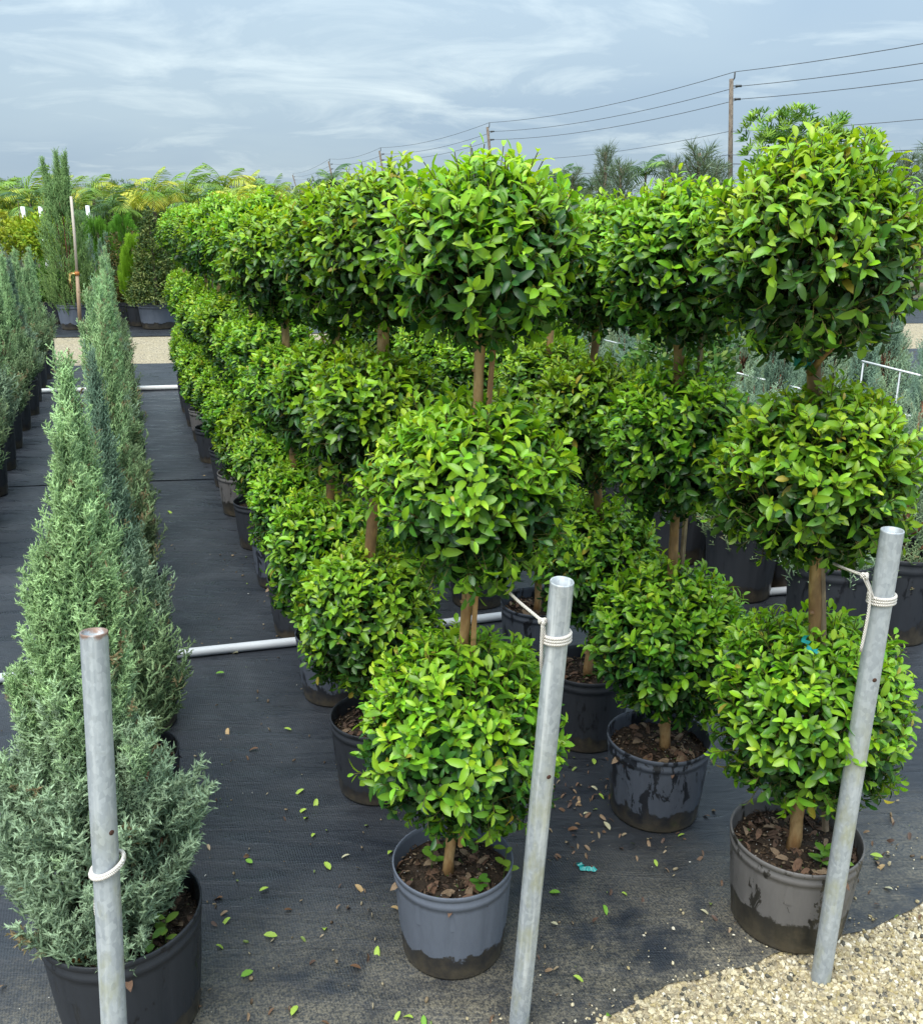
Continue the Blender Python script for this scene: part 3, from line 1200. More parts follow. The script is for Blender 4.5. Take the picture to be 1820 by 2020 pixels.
# ---------------------------------------------------------------- junipers
def spray_template(seed, n=15, needles=7, side=2):
    """one upright juniper shoot: axis, spiralling branchlets, each set with short pointed needles; unit length along +Y"""
    rg = np.random.default_rng(seed)
    V, Fq, tip = [], [], []

    def tri(p, q, w, up, t):
        s = nrm(np.cross(q - p, up)) * w
        k_ = len(V)
        V.extend([p - s, p + s, q])
        tip.extend([t, t, min(1, t + 0.25)])
        Fq.append((k_, k_ + 1, k_ + 2))

    def rod(p, q, r, t):
        y = nrm(q - p)
        e1 = nrm(np.cross(y, [0.31, 0.2, 0.93]))
        e2 = np.cross(y, e1)
        k_ = len(V)
        for j in range(3):
            a = j * 2.094
            V.append(p + (e1 * math.cos(a) + e2 * math.sin(a)) * r)
            tip.append(t * 0.7)
        V.append(q)
        tip.append(min(1, t + 0.3))
        Fq.extend([(k_, k_ + 1, k_ + 3), (k_ + 1, k_ + 2, k_ + 3), (k_ + 2, k_, k_ + 3)])

    rod(np.array([0, 0, 0.0]), np.array([0, 1.0, 0]), 0.022, 0.2)
    for i in range(n):
        t = 0.08 + 0.86 * i / (n - 1)
        ph_ = i * 2.4 + rg.normal() * 0.3
        ln = 0.30 * (1 - 0.45 * t) * rg.uniform(0.7, 1.25)
        d = nrm(np.array([math.cos(ph_) * 0.55, 0.85, math.sin(ph_) * 0.55]) + rg.normal(size=3) * 0.1)
        p = np.array([0, t, 0])
        qd = p + d * ln
        rod(p, qd, 0.026, t)
        for j in range(needles):
            u = (j + 0.6) / needles
            pp = p + d * ln * u
            a = j * 2.4 + rg.uniform(0, 1)
            e1 = nrm(np.cross(d, [0.2, 0.1, 1]))
            e2 = np.cross(d, e1)
            nd = nrm(d * 0.8 + (e1 * math.cos(a) + e2 * math.sin(a)) * 0.75)
            tri(pp, pp + nd * 0.075 * rg.uniform(0.8, 1.25), 0.015, rg.normal(size=3), t * 0.6 + u * 0.3)
        for j in range(side):
            u = rg.uniform(0.25, 0.75)
            pp = p + d * ln * u
            nd = nrm(d + rg.normal(size=3) * 0.55)
            rod(pp, pp + nd * ln * 0.5, 0.024, t * 0.7 + 0.2)
    return np.array(V), np.array(Fq), np.array(tip)


SPRAY_HI = [spray_template(i, 15, 6, 2) for i in range(3)]
SPRAY_MID = [spray_template(10 + i, 10, 3, 2) for i in range(2)]
SPRAY_LO = [spray_template(20 + i, 8, 0, 1) for i in range(2)]
BLUE = (np.array((0.125, 0.205, 0.118)), np.array((0.330, 0.460, 0.290)))
GREEN = (np.array((0.165, 0.300, 0.130)), np.array((0.430, 0.650, 0.300)))
OLIVE = (np.array((0.085, 0.150, 0.070)), np.array((0.220, 0.310, 0.145)))
SILVER = (np.array((0.085, 0.160, 0.110)), np.array((0.205, 0.320, 0.215)))


def juniper_mesh(seed, prof, leaders, sprays, n, ln, low, high, brown=0.0, tilt=(0, 0), zsplit=(0.5, 0.8), core=True):
    """foliage of one juniper; prof = [(z, radius)] of the body, leaders = [(x, y, z_top, r)] upright tips above it"""
    rg = np.random.default_rng(seed)
    pz = np.array([p[0] for p in prof])
    prr = np.array([p[1] for p in prof])
    pos, d, s, zz = [], [], [], []
    # the body, by surface area
    zs = np.linspace(pz[0], pz[-1], 60)
    wt = np.interp(zs, pz, prr) + 0.03
    z = rg.choice(zs, n, p=wt / wt.sum()) + rg.normal(size=n) * 0.01
    a = rg.uniform(0, 6.283, n)
    rad = np.interp(z, pz, prr)
    lump = 1 + 0.16 * np.sin(3 * a + z * 14 + seed) + 0.10 * np.sin(5 * a - z * 23)
    k_ = rg.uniform(0.35, 0.92, n) ** 0.6
    rr_ = rad * lump * k_
    pos.append(np.stack([np.cos(a) * rr_ + tilt[0] * (z - pz[0]), np.sin(a) * rr_ + tilt[1] * (z - pz[0]), z - ln * 0.55], 1))
    out = 0.12 + 0.25 * k_
    d.append(np.stack([np.cos(a) * out, np.sin(a) * out, np.full(n, 0.95)], 1) + rg.normal(size=(n, 3)) * 0.16)
    s.append(ln * rg.uniform(0.7, 1.3, n) * np.clip(0.35 + rad / 0.2, 0.5, 1.0))
    zz.append(z)
    for (lx, ly, zt, lr, zb) in leaders:
        m = int(n * 0.20 * (zt - zb) / 0.4)
        t = rg.random(m) ** 0.85
        z = zb + (zt - zb) * t
        a = rg.uniform(0, 6.283, m)
        r_ = lr * (1 - t) ** 0.75 * rg.uniform(0.2, 1, m)
        pos.append(np.stack([lx * (0.45 + 0.55 * t) + np.cos(a) * r_, ly * (0.45 + 0.55 * t) + np.sin(a) * r_, z - ln * 0.5], 1))
        d.append(np.stack([np.cos(a) * 0.20, np.sin(a) * 0.20, np.full(m, 1.0)], 1) + rg.normal(size=(m, 3)) * 0.1)
        s.append(ln * rg.uniform(0.65, 1.1, m) * (1.05 - 0.45 * t))
        zz.append(z)
    pos, d, s, zz = np.concatenate(pos), nrm(np.concatenate(d)), np.concatenate(s), np.concatenate(zz)
    N = len(pos)
    rot = frame_from(d, rg.normal(size=(N, 3)))
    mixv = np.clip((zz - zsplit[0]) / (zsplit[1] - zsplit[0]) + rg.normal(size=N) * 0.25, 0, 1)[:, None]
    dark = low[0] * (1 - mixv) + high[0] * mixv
    lite = low[1] * (1 - mixv) + high[1] * mixv
    dead = rg.random(N) < brown
    var = rg.uniform(0.8, 1.2, (N, 1))
    b = MB()
    sh = rg.integers(0, len(sprays), N)
    for q_, (T, Fq, tip) in enumerate(sprays):
        w = sh == q_
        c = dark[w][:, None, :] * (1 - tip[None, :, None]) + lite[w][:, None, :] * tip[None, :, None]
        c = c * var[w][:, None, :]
        br = np.array((0.25, 0.20, 0.10))
        c = np.where(dead[w][:, None, None] & (tip[None, :, None] > 0.55), br * var[w][:, None, :], c)
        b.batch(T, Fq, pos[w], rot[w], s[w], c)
    return b


def juniper_wood(prof, leaders, seed):
    rg = np.random.default_rng(seed)
    b = MB()
    zt = max(l[2] for l in leaders) if leaders else prof[-1][0]
    V, Fq = tube([(0, 0, 0.2), (0.01, 0, 0.5), (0.0, 0.01, zt * 0.85)], [0.014, 0.010, 0.003], 6)
    b.add(V, Fq)
    for l in leaders:
        V, Fq = tube([(0, 0, 0.25), (l[0] * 0.5, l[1] * 0.5, l[4]), (l[0] * 0.85, l[1] * 0.85, l[2] * 0.88)], [0.010, 0.008, 0.003], 5)
        b.add(V, Fq)
    for _ in range(16):
        a = rg.uniform(0, 6.283)
        z = rg.uniform(prof[0][0] - 0.03, prof[-1][0] * 0.8)
        r = np.interp(z, [p[0] for p in prof], [p[1] for p in prof]) * 0.75
        V, Fq = tube([(0, 0, z - 0.08), (math.cos(a) * r * 0.6, math.sin(a) * r * 0.6, z), (math.cos(a) * r * 0.85, math.sin(a) * r * 0.85, z + 0.09)], [0.006, 0.005, 0.0025], 4)
        b.add(V, Fq)
    return b.mesh('branches', M['twig'])


BODY = [(0.27, 0.09), (0.36, 0.145), (0.46, 0.15), (0.56, 0.12), (0.68, 0.07), (0.86, 0.042), (1.02, 0.028), (1.16, 0.014)]
J_PROTO = []
for i, (br, hi) in enumerate(((0.07, GREEN), (0.12, GREEN), (0.03, SILVER), (0.15, GREEN))):
    rgq = np.random.default_rng(60 + i)
    lead = [(rgq.uniform(-0.07, 0.07), rgq.uniform(-0.05, 0.05), zt, 0.055, 0.72) for zt in (1.32, 1.18, 1.05)]
    lead = [(l[0] * 0.6, l[1] * 0.6, l[2], 0.04, l[4]) for l in lead]
    f = juniper_mesh(60 + i, BODY, lead, SPRAY_MID, 520, 0.125, OLIVE if br > 0.06 else BLUE, hi, br)
    J_PROTO.append((f.mesh('foliage', M['needle']), juniper_wood(BODY, lead, 60 + i)))
J_LO = []
for i, (br, lo_, hi) in enumerate(((0.02, BLUE, SILVER), (0.0, SILVER, SILVER), (0.06, OLIVE, BLUE))):
    rgq = np.random.default_rng(80 + i)
    lead = [(rgq.uniform(-0.08, 0.08), rgq.uniform(-0.06, 0.06), zt, 0.055, 0.7) for zt in (1.30, 1.2, 1.02)]
    f = juniper_mesh(80 + i, BODY, lead, SPRAY_LO, 380, 0.13, lo_, hi, br)
    J_LO.append((f.mesh('foliage', M['needle']), juniper_wood(BODY, lead, 80 + i)))


def juniper(x, y, protos, i, label, group, pot='pot_black', D=0.30, H=0.26, sc=1.0, scz=None, cat='juniper'):
    root = thing('potted_juniper', (x, y, 0), label, cat, group)
    add_pot(root, pot, D, H, i=i, far=y > 3)
    f, w = protos[i % len(protos)]
    s = (sc, sc, scz or sc)
    rz = i * 1.77
    put('branches', w, root, rot=(0, 0, rz), scale=s)
    put('foliage', f, root, rot=(0, 0, rz), scale=s)
    return root


# the nearest one, in a plant row of its own beside the left post
JX, JY = -0.71, 1.60
body0 = [(0.25, 0.10), (0.33, 0.155), (0.45, 0.16), (0.56, 0.13), (0.68, 0.085), (0.86, 0.060), (1.0, 0.042), (1.14, 0.02)]
lead0 = [(0.04, 0.0, 1.33, 0.045, 0.75), (-0.03, -0.03, 1.08, 0.04, 0.7), (0.07, 0.03, 1.02, 0.04, 0.68), (-0.10, -0.02, 0.85, 0.06, 0.55), (0.13, -0.06, 0.72, 0.06, 0.48), (-0.16, -0.03, 0.66, 0.05, 0.42)]
f0 = juniper_mesh(7, body0, lead0, SPRAY_HI, 720, 0.128, BLUE, GREEN, 0.03, zsplit=(0.62, 0.85))
J_root = thing('potted_juniper', (JX, JY, 0), 'big bushy blue-green juniper in black pot behind the left steel post', 'juniper', 'row of potted junipers along the left aisle')
add_pot(J_root, 'pot_black', 0.325, 0.27, 0.78, i=5)
J_root.children[0].data = J_root.children[0].data
put('branches', juniper_wood(body0, lead0, 8), J_root)
f0.build('foliage', M['needle'], J_root).location = (-0.025, 0, 0)
seedling(J_root, (0.105, -0.055, 0.215), 0.075, 5, 8, (0.20, 0.33, 0.06))
seedling(J_root, (0.085, -0.085, 0.215), 0.05, 4, 9, (0.16, 0.30, 0.07))
b = MB()
rg = np.random.default_rng(9)                               # a few dead brown fronds on the soil
pp = np.array([(0.03, -0.115, 0.222), (-0.055, -0.115, 0.222), (0.05, -0.10, 0.226), (-0.08, -0.09, 0.222), (0.0, -0.125, 0.224)])
aa = nrm(np.stack([rg.normal(size=5), rg.normal(size=5), np.full(5, 0.15)], 1))
T, Fq, tip = SPRAY_HI[0]
b.batch(T, Fq, pp, frame_from(aa, np.tile([0, 0, 1.0], (5, 1))), np.full(5, 0.055), np.tile((0.30, 0.16, 0.05), (5, 1)))
b.build('dead_fronds', M['needle'], J_root)

J_LBL = '%s juniper from the front in the narrow row along the left aisle'
for i in range(13):
    y = 2.20 + 0.61 * i
    x = (-0.92 if i == 0 else -0.90) - 0.358 * (y - 2.2) + rr.uniform(-0.02, 0.02)
    juniper(x, y, J_PROTO, i + 1, J_LBL % ORD[i + 1], 'row of potted junipers along the left aisle', sc=(1.04 if i == 0 else rr.uniform(0.80, 0.92)), scz=rr.uniform(0.97, 1.05))
K_LBL = '%s juniper from the front in the row at the left edge of the photo'
kk = 0
for i in range(11):
    y = 4.3 + 0.60 * i
    x = -3.02 - 0.352 * (y - 5.75) + rr.uniform(-0.02, 0.02)
    juniper(x, y, J_PROTO, i + 3, K_LBL % ORD[kk], 'row of potted junipers at the far left', D=0.30, H=0.30, sc=rr.uniform(0.98, 1.15), scz=rr.uniform(0.92, 1.04))
    kk += 1
for i in range(5):
    y = 7.6 + 0.62 * i
    x = -4.45 - 0.352 * (y - 7.6)
    juniper(x, y, J_LO, i, '%s silvery juniper from the front behind the leftmost juniper row' % ORD[i], 'outer row of potted junipers at the far left', D=0.30, H=0.30, sc=rr.uniform(1.0, 1.15), scz=rr.uniform(1.0, 1.06))

# the block of junipers to the right of the topiaries: rows marked off from the topiaries outwards
D_NAMES = ['first', 'second', 'third', 'fourth', 'fifth', 'sixth', 'seventh', 'eighth', 'ninth']
cnt = 0
for r_ in range(8):
    ox, oy = np.array([1.47, 3.40]) + SIDE * (0.30 * r_ if r_ < 2 else 0.62 * r_ - 0.3)
    k_ = 0
    for i in range(0 if r_ < 2 else -2, 18):
        x = ox + ROW[0] * 0.56 * i + rr.uniform(-0.04, 0.04)
        y = oy + ROW[1] * 0.56 * i + rr.uniform(-0.04, 0.04)
        if y > 10.3 or y < 3.0:
            continue
        u, v = proj((x, y, 0.8))
        if not (1090 < u < 1900):
            continue
        protos = J_LO
        sc_ = rr.uniform(0.95, 1.2)
        juniper(x, y, protos, cnt * 2 + r_, '%s juniper from the front in the %s row right of the topiaries' % (ORD[k_], D_NAMES[r_]),
                'block of potted junipers right of the topiaries', D=0.33, H=0.37, sc=sc_, scz=rr.uniform(0.85, 1.05) * (0.82 if r_ < 2 else 1.0))
        cnt += 1
        k_ += 1

# ---------------------------------------------------------------- other potted shrubs
def leaf_shrub_mesh(seed, shape, n, leaf, cols, up=0.5, flat=1.0, wid=0.45):
    """shape(rg, n) gives points on the crown's envelope and their outward directions"""
    rg = np.random.default_rng(seed)
    pos, d = shape(rg, n)
    b = MB()
    m = 5
    T, Fq = leaf_template(0.15, 0.3, wid)
    cols = np.asarray(cols)
    ci = rg.integers(0, len(cols), n)
    for j in range(m):
        ax = nrm(d * 0.7 + np.array([0, 0, up]) + rg.normal(size=(n, 3)) * 0.55)
        no = d + np.array([0, 0, 0.7]) + rg.normal(size=(n, 3)) * 0.4
        p = pos + rg.normal(size=(n, 3)) * leaf * 0.6
        b.batch(T, Fq, p, frame_from(ax, no), leaf * rg.uniform(0.7, 1.25, n), cols[ci] * rg.uniform(0.75, 1.25, (n, 1)))
    return b.mesh('foliage', M['far_leaf'])


def cone_shape(h, r, z0, power=0.9):
    def f(rg, n):
        t = 1 - np.sqrt(rg.random(n))
        a = rg.uniform(0, 6.283, n)
        rr_ = r * (1 - t) ** power * (1 + 0.07 * np.sin(4 * a + t * 9)) * rg.uniform(0.72, 1.03, n)
        p = np.stack([np.cos(a) * rr_, np.sin(a) * rr_, z0 + h * t], 1)
        return p, nrm(np.stack([np.cos(a), np.sin(a), 0 * a + 0.4], 1))
    return f


def ball_shape(r, z, rz=None):
    def f(rg, n):
        d = nrm(rg.normal(size=(n, 3)))
        return d * np.array([r, r, rz or r]) * rg.uniform(0.7, 1.03, (n, 1)) * (1 + 0.12 * np.sin(d[:, :1] * 7 + d[:, 2:] * 5)) + np.array([0, 0, z]), d
    return f


def fan_mesh(seed, h, r, z0, n, cols):
    """oriental arborvitae: many upright flattened fans in an egg-shaped crown"""
    rg = np.random.default_rng(seed)
    b = MB()
    t = rg.random(n)
    a = rg.uniform(0, 6.283, n)
    prof = np.sin(np.pi * np.clip(0.12 + 0.86 * t, 0, 1)) ** 0.8
    rr_ = r * prof * rg.uniform(0.65, 1.0, n)
    pos = np.stack([np.cos(a) * rr_, np.sin(a) * rr_, z0 + h * t - 0.05], 1)
    ax = nrm(np.stack([np.cos(a) * 0.22, np.sin(a) * 0.22, np.ones(n)], 1) + rg.normal(size=(n, 3)) * 0.08)
    no = np.stack([-np.sin(a), np.cos(a), 0 * a], 1) + rg.normal(size=(n, 3)) * 0.35
    # a fan: a stalk with alternate side blades in one plane
    V, Fq, tp = [], [], []
    for i in range(9):
        y0 = 0.1 + 0.085 * i
        sgn = 1 if i % 2 else -1
        ln = 0.40 * (1 - 0.06 * i)
        k_ = len(V)
        V += [(0, y0, 0), (sgn * ln * 0.55, y0 + ln * 0.45, 0.02), (sgn * ln * 0.72, y0 + ln * 0.95, 0.0), (sgn * 0.02, y0 + 0.10, 0)]
        tp += [0.1, 0.6, 1.0, 0.3]
        Fq.append((k_, k_ + 1, k_ + 2, k_ + 3))
    k_ = len(V)
    V += [(-0.03, 0, 0), (0.03, 0, 0), (0.03, 1.0, 0), (-0.03, 1.0, 0)]
    tp += [0, 0, 1, 1]
    Fq.append((k_, k_ + 1, k_ + 2, k_ + 3))
    T, Fq, tp = np.array(V), np.array(Fq), np.array(tp)
    c = cols[0] * (1 - tp[None, :, None]) + cols[1] * tp[None, :, None]
    c = c * rg.uniform(0.8, 1.2, (n, 1, 1))
    b.batch(T, Fq, pos, frame_from(ax, no), h * 0.17 * rg.uniform(0.7, 1.25, n), c)
    return b.mesh('foliage', M['far_leaf'])


LIME = (np.array((0.10, 0.22, 0.015)), np.array((0.27, 0.46, 0.025)))
THUJA = (np.array((0.045, 0.14, 0.015)), np.array((0.13, 0.32, 0.03)))
THUJA_MESH = [fan_mesh(i, 0.95, 0.26, 0.26, 520, LIME) for i in range(2)] + [fan_mesh(5, 0.95, 0.30, 0.26, 520, THUJA)]
stem_b = MB()
V, Fq = tube([(0, 0, 0), (0.005, 0, 0.3), (0, 0.004, 0.8)], [0.016, 0.013, 0.005], 6)
stem_b.add(V, Fq)
STEM = stem_b.mesh('trunk', M['bark_grey'])


def shrub(name, x, y, me, label, cat, group=None, pot='pot_black', D=0.30, H=0.28, sc=1.0, scz=None, i=0, stem=0.8):
    root = thing(name, (x, y, 0), label, cat, group)
    add_pot(root, pot, D, H, i=i, far=True)
    put('trunk', STEM, root, loc=(0, 0, H * 0.7), scale=(1, 1, stem))
    put('foliage', me, root, scale=(sc, sc, scz or sc), rot=(0, 0, i * 1.3))
    return root


for i in range(8):
    y = 5.3 + 0.62 * i
    x = 1.20 - 0.37 * (y - 3.6) - 0.06
    shrub('potted_arborvitae', x, y, THUJA_MESH[i % 2], '%s lime-green arborvitae from the front, seen through the gap between the topiary rows' % ORD[i],
          'arborvitae', 'lime-green arborvitae between the topiaries and junipers', sc=rr.uniform(0.9, 1.1), scz=rr.uniform(0.82, 0.95), i=i)
RED = [(0.045, 0.10, 0.02), (0.07, 0.14, 0.025), (0.16, 0.10, 0.035), (0.11, 0.15, 0.03), (0.19, 0.12, 0.04)]
red_me = leaf_shrub_mesh(3, ball_shape(0.21, 0.53, 0.20), 260, 0.042, RED)
dark_me = leaf_shrub_mesh(4, ball_shape(0.25, 0.95, 0.22), 330, 0.045, [(0.03, 0.085, 0.018), (0.05, 0.125, 0.02), (0.09, 0.19, 0.03), (0.14, 0.20, 0.04)])
shrub('potted_shrub', 1.45, 4.18, red_me, 'low reddish-leaved shrub in black pot between the right topiaries', 'shrub', None, D=0.31, H=0.33, i=2, stem=0.4)
shrub('potted_shrub', 1.12, 4.75, dark_me, 'taller dark-leaved shrub seen right of the second right-row topiary trunk', 'shrub', None, D=0.31, H=0.33, i=1, stem=0.8)

# ---------------------------------------------------------------- the far bed across the gravel road
def far_xy(px, py):
    p = on_ground(px, py)
    return p[0], p[1]


# tall upright cedar with three tips and its stake
x, y = far_xy(150, 648)
prof = [(0.35, 0.26), (0.6, 0.37), (1.0, 0.34), (1.5, 0.27), (1.9, 0.17), (2.15, 0.08)]
ztop = at(135, 290, y)[2]
lead = [(-0.19, 0, ztop - 0.12, 0.085, 1.6), (0.0, 0.05, ztop, 0.08, 1.7), (0.16, -0.03, ztop - 0.02, 0.08, 1.7)]
CED = (np.array((0.080, 0.160, 0.045)), np.array((0.200, 0.330, 0.085)))
CEDH = (np.array((0.100, 0.220, 0.070)), np.array((0.240, 0.410, 0.140)))
f = juniper_mesh(91, prof, lead, SPRAY_LO, 700, 0.22, CED, CEDH, 0.0, zsplit=(1.0, 1.9))
root = thing('potted_cedar', (x, y, 0), 'tall feathery cedar with three tips in blue-grey pot across the gravel road', 'cedar')
add_pot(root, 'pot_blue', 0.46, 0.36, i=2, far=True)
put('branches', juniper_wood(prof, lead, 92), root)
f.build('foliage', M['needle'], root)
b = MB()
p0, p1, p2, p3 = at(159, 655, y - 0.42), at(152, 540, y - 0.40), at(147, 465, y - 0.39), at(140, 387, y - 0.38)
st = thing('bamboo_stake', p0, 'tall bamboo stake with orange tie leaning before the feathery cedar', 'stake')
V, Fq = tube([p0 - p0, p1 - p0], [0.030, 0.026], 8)
b.add(V, Fq, (0.35, 0.24, 0.15))
V, Fq = tube([p1 - p0, p2 - p0, p3 - p0], [0.021, 0.020, 0.019], 8)
b.add(V, Fq, (0.52, 0.46, 0.38))
b.build('pole', M['paint'], st)
b = MB()
V, Fq = tube([p1 - p0 + (0, 0, -0.02), p1 - p0 + (0, 0, 0.03)], [0.034, 0.034], 10)
b.add(V, Fq, (0.45, 0.17, 0.04))
b.build('tie', M['paint'], st)
ribbon('ribbon', [p1 - p0 + (-0.03, -0.03, 0.0), p1 - p0 + (-0.09, -0.03, 0.02), p1 - p0 + (-0.11, -0.03, -0.14)], 0.035, M['ribbon'], st, 0.2, 4)

# dark clipped cone in the grey square tub
x, y = far_xy(304, 650)
y += 0.25
root = thing('potted_cone_topiary', (x, y, 0), 'dark clipped cone topiary in wide blue-grey pot across the gravel road', 'cone topiary')
add_pot(root, 'pot_blue', 0.56, 0.36, i=3, far=True)
put('trunk', STEM, root, loc=(0, 0, 0.25), scale=(2, 2, 1.6))
cone_h = at(293, 402, y)[2] - 0.38
me = leaf_shrub_mesh(12, cone_shape(cone_h, 0.42, 0.38, 1.0), 1700, 0.042, [(0.05, 0.09, 0.024), (0.085, 0.13, 0.034), (0.15, 0.19, 0.05), (0.20, 0.23, 0.07), (0.035, 0.065, 0.02)], 0.3)
put('foliage', me, root)

OLIVE_CONE = leaf_shrub_mesh(13, cone_shape(1.5, 0.36, 0.32, 0.7), 700, 0.055, [(0.06, 0.075, 0.02), (0.11, 0.095, 0.028), (0.15, 0.11, 0.03), (0.07, 0.10, 0.025)], 0.3)
RED_CONE = leaf_shrub_mesh(14, cone_shape(1.75, 0.34, 0.32, 0.7), 700, 0.055, [(0.10, 0.085, 0.025), (0.19, 0.11, 0.035), (0.08, 0.11, 0.03), (0.16, 0.13, 0.04)], 0.3)
YEL_BALL = leaf_shrub_mesh(15, ball_shape(0.34, 1.32, 0.30), 420, 0.065, [(0.25, 0.37, 0.02), (0.36, 0.44, 0.03), (0.15, 0.27, 0.02), (0.30, 0.36, 0.025)], 0.4)
DK_BALL = leaf_shrub_mesh(16, ball_shape(0.34, 0.75, 0.34), 420, 0.065, [(0.05, 0.12, 0.02), (0.09, 0.19, 0.025), (0.14, 0.26, 0.03)], 0.4)


def far_shrub(name, px, Y, top, me, mtop, label, cat, width=1.0, pot='pot_black', D=0.40, H=0.34, i=0, stem=0.8, group=None):
    p = at(px, top, Y)
    s = p[2] / mtop
    return shrub(name, p[0], Y, me, label, cat, group, pot, D, H, s * width, s, i, stem)


far_shrub('potted_arborvitae', 262, 14.6, 470, THUJA_MESH[0], 1.25, 'lime-green arborvitae standing left of the dark cone topiary', 'arborvitae', 0.9, i=1)
far_shrub('potted_arborvitae', 328, 14.9, 440, THUJA_MESH[1], 1.25, 'lime-green arborvitae standing right of the dark cone topiary', 'arborvitae', 1.0, i=2)
far_shrub('potted_arborvitae', 241, 17.2, 430, THUJA_MESH[2], 1.25, 'mid-green arborvitae behind the brownish cones', 'arborvitae', 1.0, i=3)
far_shrub('potted_arborvitae', 128, 17.4, 428, THUJA_MESH[2], 1.25, 'mid-green arborvitae behind the yellow-green ball shrubs', 'arborvitae', 1.25, i=4)
far_shrub('potted_arborvitae', 185, 16.8, 436, THUJA_MESH[2], 1.25, 'mid-green arborvitae right behind the feathery cedar', 'arborvitae', 1.1, i=5)
far_shrub('cone_shrub', 222, 15.4, 455, OLIVE_CONE, 1.82, 'olive-brown cone shrub between the feathery cedar and lime arborvitae', 'cone shrub', 1.1, i=1)
far_shrub('cone_shrub', 262, 16.6, 446, RED_CONE, 2.07, 'reddish cone shrub close behind the lime arborvitae', 'cone shrub', 1.1, i=2)
far_shrub('cone_shrub', 240, 14.8, 520, OLIVE_CONE, 1.82, 'short olive cone shrub left of the lime arborvitae', 'cone shrub', 1.15, i=3)
far_shrub('cone_shrub', 345, 16.0, 450, RED_CONE, 2.07, 'reddish cone shrub behind the far end of the topiary row', 'cone shrub', 1.2, i=4)
far_shrub('ball_shrub', 88, 14.9, 425, YEL_BALL, 1.62, 'yellow-green ball shrub on a stem right of its twin', 'ball shrub', 1.15, i=5, stem=2.0, group='yellow-green ball shrubs')
far_shrub('ball_shrub', 40, 15.3, 432, YEL_BALL, 1.62, 'yellow-green ball shrub on a stem at the far left edge', 'ball shrub', 1.05, i=6, stem=2.0, group='yellow-green ball shrubs')
far_shrub('round_shrub', 92, 14.9, 528, DK_BALL, 1.09, 'low green round shrub beneath the yellow-green ball shrubs', 'shrub', 1.2, i=7)
far_shrub('round_shrub', 190, 14.9, 545, DK_BALL, 1.09, 'low green round shrub hidden behind the tall juniper tips', 'shrub', 1.2, i=8)
for i, (px, Yq, t) in enumerate(((205, 15.6, 455), (170, 15.9, 460), (15, 16.2, 430), (60, 16.5, 470))):
    p = at(px, t, Yq)
    juniper(p[0], Yq, J_LO, i, ['grey-green juniper just right of the feathery cedar', 'grey-green juniper directly behind the feathery cedar', 'pale juniper at the left edge across the road', 'pale juniper behind the yellow-green ball shrubs'][i],
            'junipers across the gravel road', D=0.4, H=0.34, sc=p[2] / 1.3 * 1.35, scz=p[2] / 1.3)

# white plastic posts among the far plants
for i, (px, t, bt, Yq) in enumerate(((43, 407, 445, 16), (78, 407, 440, 16.4), (103, 418, 470, 15.2), (171, 405, 440, 17))):
    p1 = at(px, t, Yq)
    b = MB()
    V, Fq = tube([(0, 0, 0), (0.01, 0, p1[2])], [0.035, 0.035], 8)
    b.add(V, Fq)
    o_ = b.build('plastic_post', M['pvc_white'])
    o_.location = (p1[0], Yq, 0)
    tag(o_, '%s white plastic post from the left rising among the far shrubs' % ['first', 'second', 'third', 'fourth'][i], 'post', 'white plastic posts among the far shrubs')

# ---------------------------------------------------------------- palms, trees and the treeline
def frond_mesh(seed, ca, cb, droop=0.9, n=17, wide=0.44):
    """one feather frond, unit length, rising along +X and arching down"""
    rg = np.random.default_rng(seed)
    b = MB()
    t = np.linspace(0, 1, 14)
    ang = 0.95 - (0.95 + droop) * t ** 1.15
    step = 1.0 / 13
    P = np.zeros((14, 3))
    for i in range(1, 14):
        P[i] = P[i - 1] + np.array([math.cos(ang[i]), 0, math.sin(ang[i])]) * step
    V, Fq = tube(P, np.linspace(0.014, 0.004, 14), 4)
    b.add(V, Fq, (np.array(ca) + np.array(cb)) / 2 * 1.2)
    pos, ax, ln, c = [], [], [], []
    for i in range(n):
        u = 0.16 + 0.83 * i / (n - 1)
        p = np.array([np.interp(u, t, P[:, k_]) for k_ in range(3)])
        a = np.interp(u, t, ang)
        fw = np.array([math.cos(a), 0, math.sin(a)])
        for sgn in (-1, 1):
            d = nrm(fw * 0.55 + np.array([0, sgn * 0.85, 0]) + np.array([0, 0, -0.30]) + rg.normal(size=3) * 0.06)
            pos.append(p)
            ax.append(d)
            ln.append(wide * math.sin(math.pi * (0.15 + 0.8 * u)) * rg.uniform(0.85, 1.1))
            w = np.clip(rg.uniform(0, 1), 0, 1)
            c.append(np.array(ca) * (1 - w) + np.array(cb) * w)
    pos, ax, ln, c = np.array(pos), np.array(ax), np.array(ln), np.array(c)
    T = np.array([(0, 0, 0), (-0.045, 0.3, 0.01), (0.045, 0.3, 0.01), (-0.035, 0.7, -0.07), (0.035, 0.7, -0.07), (0, 1.0, -0.22)])
    Fl = np.array([(0, 1, 2), (1, 3, 2), (2, 3, 4), (3, 5, 4)])
    b.batch(T, Fl, pos, frame_from(ax, np.tile([0, 0, 1.0], (len(ax), 1))), np.stack([np.full(len(ln), 0.36), ln, ln], 1), c)
    return b.mesh('frond', M['palm'])


